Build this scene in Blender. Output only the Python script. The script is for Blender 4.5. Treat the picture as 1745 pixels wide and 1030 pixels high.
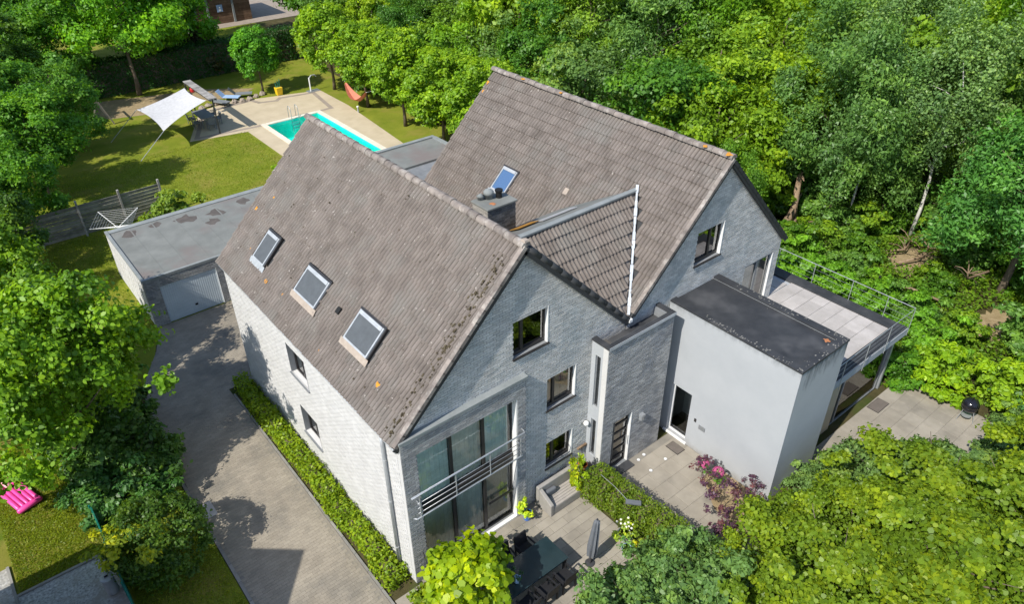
import bpy, math, random
import numpy as np
from mathutils import Vector, Matrix

for o in list(bpy.data.objects):
    bpy.data.objects.remove(o)
SC = bpy.context.scene
COL = SC.collection
RNG = np.random.default_rng(7)
random.seed(7)
R = math.radians

# ------------------------------------------------------------------ camera
CAM = Vector((-6.122, -12.373, 19.124))
RIGHT = Vector((0.775429, -0.631387, -0.007801))
UP = Vector((0.359774, 0.431632, 0.827198))
FWD = Vector((0.518914, 0.644240, -0.561856))
cam_data = bpy.data.cameras.new("camera")
cam = bpy.data.objects.new("camera", cam_data)
COL.objects.link(cam)
m = Matrix((RIGHT, UP, -FWD)).transposed().to_4x4()
m.translation = CAM
cam.matrix_world = m
cam_data.sensor_width = 36.0
cam_data.lens = 36.0 * 1253.3 / 1745.0
cam_data.clip_end = 600
SC.camera = cam
# ------------------------------------------------------------------ light
AZ, EL = R(9.0), R(45.5)
LDIR = Vector((math.cos(AZ) * math.cos(EL), math.sin(AZ) * math.cos(EL), -math.sin(EL)))
W = bpy.data.worlds.new("World")
SC.world = W
W.use_nodes = True
wn = W.node_tree
for n in list(wn.nodes):
    wn.nodes.remove(n)
sky = wn.nodes.new("ShaderNodeTexSky")
sky.sky_type = 'NISHITA'
sky.sun_disc = False
sky.sun_elevation = EL
sky.sun_rotation = R(261)
sky.air_density = 1.0
sky.dust_density = 0.6
bg = wn.nodes.new("ShaderNodeBackground")
bg.inputs[1].default_value = 0.15
wo = wn.nodes.new("ShaderNodeOutputWorld")
wn.links.new(sky.outputs[0], bg.inputs[0])
wn.links.new(bg.outputs[0], wo.inputs[0])
sun_data = bpy.data.lights.new("sun", 'SUN')
sun_data.energy = 4.4
sun_data.angle = R(0.53)
sun_data.color = (1.0, 0.95, 0.86)
sun = bpy.data.objects.new("sun", sun_data)
sun.rotation_euler = LDIR.to_track_quat('-Z', 'Y').to_euler()
sun.location = (-40, -10, 40)
COL.objects.link(sun)
SC.view_settings.view_transform = 'Standard'
SC.view_settings.look = 'None'
SC.view_settings.gamma = 1.0
SC.view_settings.use_curve_mapping = False
SC.view_settings.exposure = 0.38

# ------------------------------------------------------------------ materials
MATS = {}


def nt(name):
    mt = bpy.data.materials.new(name)
    mt.use_nodes = True
    t = mt.node_tree
    for n in list(t.nodes):
        t.nodes.remove(n)
    out = t.nodes.new("ShaderNodeOutputMaterial")
    MATS[name] = mt
    return mt, t, out


def N(t, kind, **kw):
    n = t.nodes.new(kind)
    for k, v in kw.items():
        if k.startswith('i_'):
            n.inputs[k[2:].replace('_', ' ')].default_value = v
        else:
            setattr(n, k, v)
    return n


def c4(c):
    return (c[0], c[1], c[2], 1.0)


def ramp(t, fac, stops):
    r = t.nodes.new("ShaderNodeValToRGB")
    cr = r.color_ramp
    while len(cr.elements) > 1:
        cr.elements.remove(cr.elements[-1])
    cr.elements[0].position = stops[0][0]
    cr.elements[0].color = c4(stops[0][1])
    for p, c in stops[1:]:
        e = cr.elements.new(p)
        e.color = c4(c)
    t.links.new(fac, r.inputs[0])
    return r.outputs[0]


def noise(t, vec, scale, detail=3, rough=0.6, dist=0.0):
    n = N(t, "ShaderNodeTexNoise")
    n.inputs['Scale'].default_value = scale
    n.inputs['Detail'].default_value = detail
    n.inputs['Roughness'].default_value = rough
    n.inputs['Distortion'].default_value = dist
    t.links.new(vec, n.inputs['Vector'])
    return n.outputs[0]


def mix(t, fac, a, b, mode='MIX'):
    n = N(t, "ShaderNodeMix", data_type='RGBA', blend_type=mode)
    for sock, v in ((n.inputs[0], fac), (n.inputs[6], a), (n.inputs[7], b)):
        if isinstance(v, (int, float)):
            sock.default_value = v
        elif isinstance(v, tuple):
            sock.default_value = c4(v)
        else:
            t.links.new(v, sock)
    return n.outputs[2]


def pos(t):
    return N(t, "ShaderNodeNewGeometry").outputs['Position']


def attr(t, name):
    return N(t, "ShaderNodeAttribute", attribute_name=name)


def bump(t, h, strength, dist=0.02):
    b = N(t, "ShaderNodeBump")
    b.inputs['Strength'].default_value = strength
    b.inputs['Distance'].default_value = dist
    t.links.new(h, b.inputs['Height'])
    return b.outputs[0]


def surf(name, c1, c2, scale=3.0, rough=0.8, spec=0.3, bumpv=0.0, bscale=40.0, metal=0.0,
         tone=0.0, c3=None, s3=0.6, fine=None):
    """noise-mottled principled surface; tone = strength of the per-piece 'tone' attribute"""
    mt, t, out = nt(name)
    p = pos(t)
    col = ramp(t, noise(t, p, scale, 4), [(0.3, c1), (0.7, c2)])
    if c3 is not None:
        f3 = ramp(t, noise(t, p, s3, 3, 0.65), [(0.5, (0, 0, 0)), (0.68, (1, 1, 1))])
        col = mix(t, f3, col, c3)
    if fine is not None:
        ff = ramp(t, noise(t, p, fine[0], 2, 0.7), [(fine[1], (0, 0, 0)), (fine[1] + 0.08, (1, 1, 1))])
        col = mix(t, ff, col, fine[2])
    if tone:
        a = attr(t, "tone").outputs['Fac']
        k = N(t, "ShaderNodeMapRange")
        k.inputs[3].default_value = 1.0 - tone
        k.inputs[4].default_value = 1.0 + tone
        t.links.new(a, k.inputs[0])
        h = N(t, "ShaderNodeVectorMath", operation='SCALE')
        t.links.new(col, h.inputs[0])
        t.links.new(k.outputs[0], h.inputs['Scale'])
        col = h.outputs[0]
    b = N(t, "ShaderNodeBsdfPrincipled")
    t.links.new(col, b.inputs['Base Color'])
    b.inputs['Roughness'].default_value = rough
    b.inputs['Specular IOR Level'].default_value = spec
    b.inputs['Metallic'].default_value = metal
    if bumpv:
        t.links.new(bump(t, noise(t, p, bscale, 3), bumpv), b.inputs['Normal'])
    t.links.new(b.outputs[0], out.inputs[0])
    return mt


def leaf_mat(name, warm=(1.25, 1.1, 0.6), trans=0.42, gloss=0.35, dead=None):
    """object colour x per-leaf tone, diffuse + translucent"""
    mt, t, out = nt(name)
    oc = N(t, "ShaderNodeObjectInfo").outputs['Color']
    a = attr(t, "tone").outputs['Fac']
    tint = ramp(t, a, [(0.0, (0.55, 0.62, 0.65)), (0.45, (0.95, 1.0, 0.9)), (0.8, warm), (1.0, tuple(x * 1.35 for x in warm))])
    col = mix(t, 1.0, oc, tint, 'MULTIPLY')
    col = mix(t, 1.0, col, (1.85, 2.15, 2.0), 'MULTIPLY')
    nz = ramp(t, noise(t, pos(t), 0.7, 2), [(0.3, (0.8, 0.85, 0.85)), (0.7, (1.15, 1.1, 1.0))])
    col = mix(t, 1.0, col, nz, 'MULTIPLY')
    if dead is not None:
        col = mix(t, ramp(t, noise(t, pos(t), 1.1, 3), [(0.58, (0, 0, 0)), (0.7, (1, 1, 1))]), col, dead)
    b = N(t, "ShaderNodeBsdfPrincipled")
    t.links.new(col, b.inputs['Base Color'])
    b.inputs['Roughness'].default_value = 0.45
    b.inputs['Specular IOR Level'].default_value = gloss
    tr = N(t, "ShaderNodeBsdfTranslucent")
    tc = mix(t, 1.0, col, (1.5, 1.35, 0.5), 'MULTIPLY')
    t.links.new(tc, tr.inputs[0])
    mx = N(t, "ShaderNodeMixShader")
    mx.inputs[0].default_value = trans
    t.links.new(b.outputs[0], mx.inputs[1])
    t.links.new(tr.outputs[0], mx.inputs[2])
    t.links.new(mx.outputs[0], out.inputs[0])
    return mt


def flat(name, c, rough=0.6, spec=0.4, metal=0.0):
    return surf(name, tuple(x * 0.9 for x in c), tuple(min(1, x * 1.1) for x in c), 5.0, rough, spec, metal=metal)


leaf_mat("leaf")
leaf_mat("leaf_soft", warm=(1.15, 1.08, 0.75), trans=0.38, gloss=0.45)
leaf_mat("leaf_gold", warm=(1.5, 1.25, 0.5), trans=0.45)
surf("bark", (0.10, 0.075, 0.055), (0.2, 0.16, 0.12), 6, 0.95, 0.1, 0.6, 25)
surf("birch_bark", (0.5, 0.48, 0.44), (0.7, 0.68, 0.64), 3, 0.8, 0.2, 0.3, 20, fine=(7, 0.6, (0.06, 0.05, 0.045)))
surf("deadwood", (0.17, 0.115, 0.075), (0.34, 0.25, 0.17), 5, 0.9, 0.1, 0.6, 30)
surf("brick_paint", (0.455, 0.45, 0.435), (0.61, 0.605, 0.585), 2.2, 0.85, 0.25, 0.5, 60, tone=0.14, c3=(0.39, 0.415, 0.42), s3=0.9)
surf("brick_grey", (0.28, 0.28, 0.28), (0.39, 0.388, 0.38), 2.2, 0.85, 0.25, 0.5, 60, tone=0.2, c3=(0.24, 0.25, 0.265), s3=0.9)
surf("brick_white", (0.52, 0.516, 0.507), (0.58, 0.576, 0.567), 1.5, 0.8, 0.25, 0.35, 60, tone=0.07, c3=(0.54, 0.537, 0.525), s3=0.8)
surf("mortar_white", (0.54, 0.536, 0.527), (0.6, 0.596, 0.586), 2, 0.9, 0.1)
surf("mortar_grey", (0.19, 0.2, 0.205), (0.26, 0.265, 0.27), 2, 0.9, 0.1)
surf("mortar_dark", (0.16, 0.17, 0.18), (0.23, 0.24, 0.25), 2, 0.9, 0.1)
surf("stucco", (0.36, 0.378, 0.40), (0.385, 0.402, 0.422), 0.8, 0.85, 0.2, 0.25, 25, c3=(0.37, 0.392, 0.405), s3=1.1)


def stained(name, ztop, reach, amount):
    """plaster with algae drips running down from the roof edge"""
    mt, t, out = nt(name)
    p = pos(t)
    base = ramp(t, noise(t, p, 0.9, 4), [(0.3, (0.35, 0.368, 0.39)), (0.7, (0.39, 0.407, 0.427))])
    sep = N(t, "ShaderNodeSeparateXYZ")
    t.links.new(p, sep.inputs[0])
    mp = N(t, "ShaderNodeMapping")
    mp.inputs['Scale'].default_value = (5, 5, 1.1)
    t.links.new(p, mp.inputs[0])
    drip = noise(t, mp.outputs[0], 1.0, 4, 0.7)
    mr = N(t, "ShaderNodeMapRange")
    mr.inputs[1].default_value = ztop - reach
    mr.inputs[2].default_value = ztop
    t.links.new(sep.outputs[2], mr.inputs[0])
    mu = N(t, "ShaderNodeMath", operation='MULTIPLY')
    t.links.new(mr.outputs[0], mu.inputs[0])
    t.links.new(drip, mu.inputs[1])
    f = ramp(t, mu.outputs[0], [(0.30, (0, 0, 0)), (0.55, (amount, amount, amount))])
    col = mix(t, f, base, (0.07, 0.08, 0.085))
    mr2 = N(t, "ShaderNodeMapRange")
    mr2.inputs[1].default_value = 0.5
    mr2.inputs[2].default_value = 0.0
    t.links.new(sep.outputs[2], mr2.inputs[0])
    mu2 = N(t, "ShaderNodeMath", operation='MULTIPLY')
    t.links.new(mr2.outputs[0], mu2.inputs[0])
    t.links.new(noise(t, p, 4.0, 4), mu2.inputs[1])
    col = mix(t, ramp(t, mu2.outputs[0], [(0.2, (0, 0, 0)), (0.5, (0.5, 0.5, 0.5))]), col, (0.24, 0.22, 0.19))
    b = N(t, "ShaderNodeBsdfPrincipled")
    t.links.new(col, b.inputs['Base Color'])
    b.inputs['Roughness'].default_value = 0.88
    b.inputs['Specular IOR Level'].default_value = 0.2
    t.links.new(bump(t, noise(t, p, 3.0, 5, 0.65), 0.35, 0.02), b.inputs['Normal'])
    t.links.new(b.outputs[0], out.inputs[0])


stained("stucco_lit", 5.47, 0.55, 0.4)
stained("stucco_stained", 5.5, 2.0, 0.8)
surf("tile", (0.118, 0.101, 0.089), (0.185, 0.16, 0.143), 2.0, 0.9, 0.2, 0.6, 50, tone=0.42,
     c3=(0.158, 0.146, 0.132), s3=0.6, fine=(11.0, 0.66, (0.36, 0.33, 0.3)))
surf("ridge", (0.15, 0.13, 0.12), (0.26, 0.225, 0.2), 4, 0.9, 0.2, 0.6, 50, tone=0.2, c3=(0.34, 0.31, 0.28), s3=3)
flat("lichen", (0.55, 0.25, 0.04), 0.95, 0.1)
surf("membrane", (0.028, 0.03, 0.034), (0.05, 0.052, 0.056), 1.5, 0.6, 0.35, 0.15, 30, c3=(0.075, 0.076, 0.08), s3=0.7)
surf("felt", (0.16, 0.168, 0.158), (0.22, 0.228, 0.215), 1.2, 0.85, 0.25, 0.3, 40, c3=(0.19, 0.165, 0.155), s3=0.35)
surf("felt_edge", (0.2, 0.22, 0.22), (0.28, 0.3, 0.3), 2, 0.8, 0.25, 0.2, 40)
surf("lead", (0.3, 0.31, 0.32), (0.45, 0.46, 0.47), 3, 0.5, 0.5, 0.1, 20)
surf("zinc", (0.34, 0.36, 0.38), (0.46, 0.48, 0.5), 4, 0.45, 0.5, metal=0.2)
surf("flash_beige", (0.31, 0.255, 0.21), (0.4, 0.34, 0.285), 6, 0.7, 0.3)
flat("white_paint", (0.74, 0.74, 0.73), 0.5)
surf("flashing_grey", (0.4, 0.43, 0.47), (0.56, 0.59, 0.63), 6, 0.5, 0.4)
flat("frame_dark", (0.028, 0.026, 0.026), 0.4, 0.5)
flat("frame_grey", (0.2, 0.21, 0.22), 0.45, 0.5)
flat("steel", (0.42, 0.44, 0.46), 0.4, 0.5, 0.5)
flat("fascia", (0.035, 0.037, 0.04), 0.6)
flat("room", (0.10, 0.095, 0.09), 0.9, 0.1)
flat("room_light", (0.34, 0.34, 0.31), 0.9, 0.1)
flat("curtain", (0.72, 0.7, 0.64), 0.9, 0.05)
flat("sheer", (0.68, 0.76, 0.74), 0.9, 0.05)
flat("blind", (0.5, 0.42, 0.33), 0.9, 0.05)
flat("screen", (0.085, 0.095, 0.105), 0.7, 0.25)
surf("garage_door", (0.5, 0.57, 0.62), (0.57, 0.64, 0.69), 1.5, 0.5, 0.4)
surf("drive", (0.21, 0.188, 0.152), (0.29, 0.258, 0.21), 0.9, 0.9, 0.2, 0.4, 60, c3=(0.16, 0.155, 0.145), s3=0.5, fine=(14, 0.68, (0.34, 0.33, 0.3)))
surf("kerb", (0.2, 0.19, 0.175), (0.3, 0.29, 0.265), 2, 0.9, 0.2, 0.3, 40, tone=0.15)
surf("paver", (0.27, 0.243, 0.2), (0.345, 0.312, 0.26), 1.3, 0.9, 0.2, 0.3, 50, tone=0.06, c3=(0.235, 0.213, 0.178), s3=0.8)
surf("paver_joint", (0.2, 0.185, 0.16), (0.27, 0.25, 0.215), 2, 0.95, 0.1)
surf("terrace_slab", (0.37, 0.345, 0.325), (0.47, 0.44, 0.42), 2, 0.8, 0.25, 0.15, 40, tone=0.08)
surf("deck_stone", (0.45, 0.375, 0.26), (0.54, 0.455, 0.325), 1.0, 0.85, 0.2, 0.15, 40)
surf("deck_band", (0.26, 0.215, 0.175), (0.34, 0.285, 0.235), 2, 0.9, 0.2)
surf("coping", (0.66, 0.6, 0.49), (0.75, 0.69, 0.58), 2, 0.8, 0.2, tone=0.06)
surf("liner", (0.03, 0.62, 0.52), (0.06, 0.84, 0.74), 0.9, 0.6, 0.3)
surf("gravel", (0.2, 0.2, 0.19), (0.62, 0.61, 0.58), 14, 0.95, 0.1, 0.8, 60, c3=(0.33, 0.31, 0.27), s3=1.2)
surf("lawn", (0.13, 0.175, 0.014), (0.225, 0.245, 0.03), 0.55, 0.95, 0.1, 0.8, 70, c3=(0.24, 0.22, 0.045), s3=0.45, fine=(16, 0.62, (0.11, 0.145, 0.012)))
surf("lawn_dry", (0.16, 0.17, 0.02), (0.25, 0.22, 0.055), 0.8, 0.95, 0.1, 0.8, 70, c3=(0.09, 0.14, 0.012), s3=0.7, fine=(16, 0.62, (0.1, 0.12, 0.015)))
surf("soil", (0.05, 0.045, 0.02), (0.10, 0.085, 0.04), 1.5, 0.98, 0.05, 0.8, 30, c3=(0.04, 0.07, 0.012), s3=0.4)
surf("dry_soil", (0.24, 0.18, 0.10), (0.36, 0.28, 0.17), 3, 0.98, 0.05, 0.8, 30)
surf("fence_wood", (0.2, 0.19, 0.18), (0.34, 0.325, 0.305), 3, 0.95, 0.1, 0.5, 40, tone=0.25)
surf("shed_wood", (0.13, 0.08, 0.05), (0.2, 0.13, 0.085), 3, 0.9, 0.1, 0.3, 30, tone=0.2)
flat("sail", (0.5, 0.5, 0.51), 0.8, 0.1)
flat("dark_metal", (0.05, 0.05, 0.055), 0.5, 0.4)
flat("wicker", (0.3, 0.285, 0.265), 0.85, 0.2)
flat("cushion", (0.36, 0.33, 0.3), 0.95, 0.1)
flat("table_top", (0.018, 0.035, 0.04), 0.12, 0.6)
flat("rattan_dark", (0.018, 0.018, 0.02), 0.6, 0.3)
flat("parasol_cloth", (0.13, 0.14, 0.155), 0.85, 0.15)
flat("orange", (0.8, 0.16, 0.03), 0.4)
flat("blue_glaze", (0.05, 0.16, 0.5), 0.25, 0.6)
flat("pale_blue", (0.35, 0.5, 0.75), 0.4)
flat("red", (0.6, 0.03, 0.03), 0.5)
flat("white_flower", (0.8, 0.78, 0.65), 0.8, 0.1)
flat("teal", (0.03, 0.2, 0.17), 0.5)
flat("pink", (0.85, 0.07, 0.35), 0.35, 0.5)
flat("pink_pale", (0.85, 0.4, 0.45), 0.45, 0.4)
flat("magenta", (0.42, 0.08, 0.2), 0.7, 0.2)
flat("green_mesh", (0.01, 0.16, 0.12), 0.5)
flat("yellow_plastic", (0.75, 0.5, 0.02), 0.45)
flat("hammock", (0.65, 0.22, 0.15), 0.9, 0.1)
flat("slide_green", (0.02, 0.3, 0.22), 0.4)
flat("mat_dark", (0.15, 0.13, 0.115), 0.95, 0.05)
flat("terracotta", (0.4, 0.17, 0.08), 0.85, 0.1)
flat("enamel", (0.012, 0.012, 0.016), 0.12, 0.6)
flat("black", (0.012, 0.012, 0.012), 0.6, 0.3)
flat("neigh_wall", (0.35, 0.2, 0.15), 0.9, 0.1)
surf("chim_brick", (0.06, 0.062, 0.065), (0.13, 0.13, 0.13), 3, 0.9, 0.1, 0.6, 50, tone=0.35)
surf("chim_brick_pale", (0.28, 0.26, 0.235), (0.4, 0.38, 0.35), 4, 0.9, 0.1, 0.5, 50, tone=0.2)
surf("moss", (0.28, 0.14, 0.03), (0.4, 0.22, 0.06), 5, 0.95, 0.1, 0.5, 40)


def glass_mat(name, refl=0.22, tint=(0.75, 0.82, 0.82)):
    mt, t, out = nt(name)
    g = N(t, "ShaderNodeBsdfGlossy")
    g.inputs['Roughness'].default_value = 0.03
    tr = N(t, "ShaderNodeBsdfTransparent")
    tr.inputs[0].default_value = c4(tint)
    fr = N(t, "ShaderNodeFresnel")
    fr.inputs[0].default_value = 1.5
    ad = N(t, "ShaderNodeMath", operation='ADD')
    ad.inputs[1].default_value = refl
    t.links.new(fr.outputs[0], ad.inputs[0])
    mx = N(t, "ShaderNodeMixShader")
    t.links.new(ad.outputs[0], mx.inputs[0])
    t.links.new(tr.outputs[0], mx.inputs[1])
    t.links.new(g.outputs[0], mx.inputs[2])
    t.links.new(mx.outputs[0], out.inputs[0])
    return mt


glass_mat("glass")
glass_mat("glass_low", 0.06, (0.88, 0.95, 0.94))


def roof_glass():
    mt, t, out = nt("roof_glass")
    b = N(t, "ShaderNodeBsdfPrincipled")
    b.inputs['Base Color'].default_value = (0.22, 0.36, 0.55, 1)
    b.inputs['Metallic'].default_value = 0.75
    b.inputs['Roughness'].default_value = 0.08
    t.links.new(b.outputs[0], out.inputs[0])


roof_glass()
surf("damp", (0.085, 0.075, 0.07), (0.13, 0.115, 0.105), 3, 0.9, 0.2)
surf("crumb", (0.16, 0.16, 0.15), (0.28, 0.27, 0.25), 5, 0.95, 0.1)


def water_mat():
    mt, t, out = nt("water")
    g = N(t, "ShaderNodeBsdfGlossy")
    g.inputs['Roughness'].default_value = 0.05
    b = bump(t, noise(t, pos(t), 3.0, 2), 0.15, 0.02)
    t.links.new(b, g.inputs['Normal'])
    tr = N(t, "ShaderNodeBsdfTransparent")
    tr.inputs[0].default_value = (0.5, 0.99, 0.97, 1)
    fr = N(t, "ShaderNodeFresnel")
    fr.inputs[0].default_value = 1.33
    mx = N(t, "ShaderNodeMixShader")
    t.links.new(fr.outputs[0], mx.inputs[0])
    t.links.new(tr.outputs[0], mx.inputs[1])
    t.links.new(g.outputs[0], mx.inputs[2])
    t.links.new(mx.outputs[0], out.inputs[0])


water_mat()


# ------------------------------------------------------------------ mesh helpers
class MB:
    """collects polygons; build() links them as ONE mesh object"""

    def __init__(s):
        s.v = []
        s.f = []
        s.tone = []
        s.t = 0.5

    def poly(s, pts):
        i = len(s.v)
        s.v += [tuple(p) for p in pts]
        s.f.append(tuple(range(i, i + len(pts))))
        s.tone.append(s.t)
        return s

    def hexa(s, p, faces=None):
        """p: 8 pts, bottom ring 0-3 ccw, top ring 4-7"""
        i = len(s.v)
        s.v += [tuple(q) for q in p]
        for f in (faces or ((3, 2, 1, 0), (4, 5, 6, 7), (0, 1, 5, 4), (1, 2, 6, 5), (2, 3, 7, 6), (3, 0, 4, 7))):
            s.f.append(tuple(i + k for k in f))
            s.tone.append(s.t)
        return s

    def box(s, x0, x1, y0, y1, z0, z1):
        return s.hexa([(x0, y0, z0), (x1, y0, z0), (x1, y1, z0), (x0, y1, z0),
                       (x0, y0, z1), (x1, y0, z1), (x1, y1, z1), (x0, y1, z1)])

    def obox(s, c, ax, half):
        """oriented box: centre, 3 axes, half sizes"""
        c = Vector(c)
        a = [Vector(q).normalized() * h for q, h in zip(ax, half)]
        p = []
        for sz in (-1, 1):
            for sx, sy in ((-1, -1), (1, -1), (1, 1), (-1, 1)):
                p.append(c + a[0] * sx + a[1] * sy + a[2] * sz)
        return s.hexa(p)

    def bar(s, a, b, w=0.02, h=None, up=(0, 0, 1)):
        a, b = Vector(a), Vector(b)
        d = b - a
        u = Vector(up)
        if abs(d.normalized().dot(u)) > 0.95:
            u = Vector((1, 0, 0))
        x = d.cross(u).normalized()
        y = x.cross(d).normalized()
        return s.obox((a + b) / 2, (x, d, y), (w, d.length / 2, h or w))

    def tube(s, pts, rads, n=8, cap=True):
        pts = [Vector(p) for p in pts]
        if not hasattr(rads, '__len__'):
            rads = [rads] * len(pts)
        i0 = len(s.v)
        ref = None
        for k, p in enumerate(pts):
            d = (pts[min(k + 1, len(pts) - 1)] - pts[max(k - 1, 0)]).normalized()
            if ref is None:
                ref = Vector((1, 0, 0)) if abs(d.x) < 0.9 else Vector((0, 1, 0))
            x = (ref - d * ref.dot(d)).normalized()
            ref = x
            y = d.cross(x)
            for j in range(n):
                a = 2 * math.pi * j / n
                s.v.append(tuple(p + (x * math.cos(a) + y * math.sin(a)) * rads[k]))
        for k in range(len(pts) - 1):
            for j in range(n):
                a = i0 + k * n + j
                b = i0 + k * n + (j + 1) % n
                s.f.append((a, b, b + n, a + n))
                s.tone.append(s.t)
        if cap:
            s.f.append(tuple(i0 + j for j in range(n))[::-1])
            s.f.append(tuple(i0 + (len(pts) - 1) * n + j for j in range(n)))
            s.tone += [s.t, s.t]
        return s

    def lathe(s, c, prof, n=16):
        return s.tube([(c[0], c[1], c[2] + z) for r, z in prof], [r for r, z in prof], n)

    def prism(s, pts, z0, z1):
        """vertical prism over xy polygon"""
        n = len(pts)
        i = len(s.v)
        s.v += [(p[0], p[1], z0) for p in pts] + [(p[0], p[1], z1) for p in pts]
        s.f.append(tuple(i + k for k in range(n))[::-1])
        s.f.append(tuple(i + n + k for k in range(n)))
        s.tone += [s.t, s.t]
        for k in range(n):
            j = (k + 1) % n
            s.f.append((i + k, i + j, i + n + j, i + n + k))
            s.tone.append(s.t)
        return s

    def mesh(s, name, mat, org=(0, 0, 0), smooth=False):
        me = bpy.data.meshes.new(name)
        o = Vector(org)
        me.from_pydata([tuple(Vector(q) - o) for q in s.v] if o.length else s.v, [], s.f)
        a = me.attributes.new("tone", 'FLOAT', 'FACE')
        a.data.foreach_set('value', s.tone)
        if smooth:
            me.polygons.foreach_set('use_smooth', [True] * len(me.polygons))
        me.materials.append(MATS[mat])
        return me

    def build(s, name, mat, parent=None, smooth=False, bevel=0.0, local=False):
        """verts are world coords unless local; parents are unrotated when world coords are used"""
        org = (0, 0, 0)
        if parent is not None and not local:
            org = parent['org'] if 'org' in parent.keys() else (0, 0, 0)
        me = s.mesh(name, mat, org, smooth)
        o = bpy.data.objects.new(name, me)
        COL.objects.link(o)
        if parent is not None:
            o.parent = parent
            if not local:
                o['org'] = tuple(org)
        if bevel:
            b = o.modifiers.new('bevel', 'BEVEL')
            b.width = bevel
            b.segments = 2
            b.limit_method = 'ANGLE'
        return o


def tag(o, label=None, cat=None, group=None, kind=None):
    if label:
        o['label'] = label
    if cat:
        o['category'] = cat
    if group:
        o['group'] = group
    if kind:
        o['kind'] = kind
    return o


def thing(name, label, cat, loc=(0, 0, 0), rz=0.0, group=None, scale=1.0):
    o = bpy.data.objects.new(name, None)
    o.empty_display_size = 0.2
    COL.objects.link(o)
    o.location = loc
    o.rotation_euler = (0, 0, rz)
    o.scale = (scale, scale, scale) if not hasattr(scale, '__len__') else scale
    o['org'] = tuple(loc)
    return tag(o, label, cat, group)


def struct(name, mb, mat):
    o = mb.build(name, mat)
    o['kind'] = 'structure'
    return o


def inst(name, me, parent, loc=(0, 0, 0), mat3=None, color=None):
    o = bpy.data.objects.new(name, me)
    COL.objects.link(o)
    o.parent = parent
    if mat3 is not None:
        mm = mat3.to_4x4()
        mm.translation = Vector(loc)
        o.matrix_local = mm
    else:
        o.location = loc
    if color is not None:
        o.color = c4(color)
    return o


def copy_tree(o, parent=None):
    c = o.copy()
    COL.objects.link(c)
    c.parent = parent
    for ch in o.children:
        copy_tree(ch, c)
    return c


# ---- walls: banded solids with real openings, and real bricks on top
def intervals(prof, zm, openings, z0, z1):
    def edge(z):
        for (za, la, ra), (zb, lb, rb) in zip(prof[:-1], prof[1:]):
            if za - 1e-6 <= z <= zb + 1e-6:
                k = (z - za) / (zb - za) if zb > za else 0
                return la + (lb - la) * k, ra + (rb - ra) * k
        return prof[-1][1], prof[-1][2]
    cuts = [(a, b) for a, b, c, d in openings if c < zm < d]
    l0, r0 = edge(z0)
    l1, r1 = edge(z1)
    out = []
    cur = (l0, l1)
    for a, b in sorted(cuts):
        if a > max(cur) + 1e-4:
            out.append((cur[0], a, cur[1], a))
        cur = (b, b)
    if min(r0, r1 if r1 > l1 else r0) > min(cur) + 1e-4:
        out.append((cur[0], r0, cur[1], r1))
    return out


def wall(parent, name, O, U, Nn, prof, openings, thick, mortar, brick=None, course=0.083, blen=0.22, seed=1, bname="brick_course"):
    """O origin, U along, Nn outward; prof list of (z, ul, ur)"""
    O, U, Nn = Vector(O), Vector(U), Vector(Nn)
    mb = MB()
    zs = sorted(set([p[0] for p in prof] + [c for o in openings for c in o[2:4]]))
    zs = [z for z in zs if prof[0][0] <= z <= prof[-1][0]]

    def P(u, z, n):
        return O + U * u + Vector((0, 0, z)) + Nn * n
    flip = U.cross(Nn).z > 0
    for z0, z1 in zip(zs[:-1], zs[1:]):
        for a0, b0, a1, b1 in intervals(prof, (z0 + z1) / 2, openings, z0, z1):
            q = [P(a0, z0, 0), P(b0, z0, 0), P(b0, z0, -thick), P(a0, z0, -thick),
                 P(a1, z1, 0), P(b1, z1, 0), P(b1, z1, -thick), P(a1, z1, -thick)]
            if flip:
                q = [q[1], q[0], q[3], q[2], q[5], q[4], q[7], q[6]]
            mb.hexa(q)
    w = mb.build(name, mortar, parent)
    if brick:
        rn = random.Random(seed)
        bb = MB()
        z = prof[0][0]
        row = 0
        top = prof[-1][0]
        ops = [(a, b, c, d) for a, b, c, d in openings]
        while z < top - 0.02:
            z1 = min(z + course - 0.015, top)
            for a0, b0, a1, b1 in intervals(prof, (z + z1) / 2, ops, z, z1):
                # bricks along the course; the end bricks take the slope of the gable
                lo, hi = min(a0, a1), max(b0, b1)
                k0 = math.floor(lo / blen)
                u = k0 * blen + (0.5 * blen if row % 2 else 0) - blen
                while u < hi:
                    ua, ub = u + 0.006, u + blen - 0.008
                    la, ra = max(ua, a0), min(ub, b0)
                    lb, rb = max(ua, a1), min(ub, b1)
                    u += blen
                    if ra - la < 0.02 and rb - lb < 0.02:
                        continue
                    if ra < la:
                        la = ra = (la + ra) / 2
                    if rb < lb:
                        lb = rb = (lb + rb) / 2
                    h = 0.008 + rn.random() * 0.006
                    bb.t = rn.random()
                    q = [P(la, z, -0.002), P(ra, z, -0.002), P(rb, z1, -0.002), P(lb, z1, -0.002),
                         P(la, z, h), P(ra, z, h), P(rb, z1, h), P(lb, z1, h)]
                    if flip:
                        q = [q[1], q[0], q[3], q[2], q[5], q[4], q[7], q[6]]
                    bb.hexa(q, ((4, 5, 6, 7), (0, 1, 5, 4), (1, 2, 6, 5), (2, 3, 7, 6), (3, 0, 4, 7)))
            z += course
            row += 1
        ob = bb.build(bname, brick, w)
        ob['kind'] = 'stuff'
    return w


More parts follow.
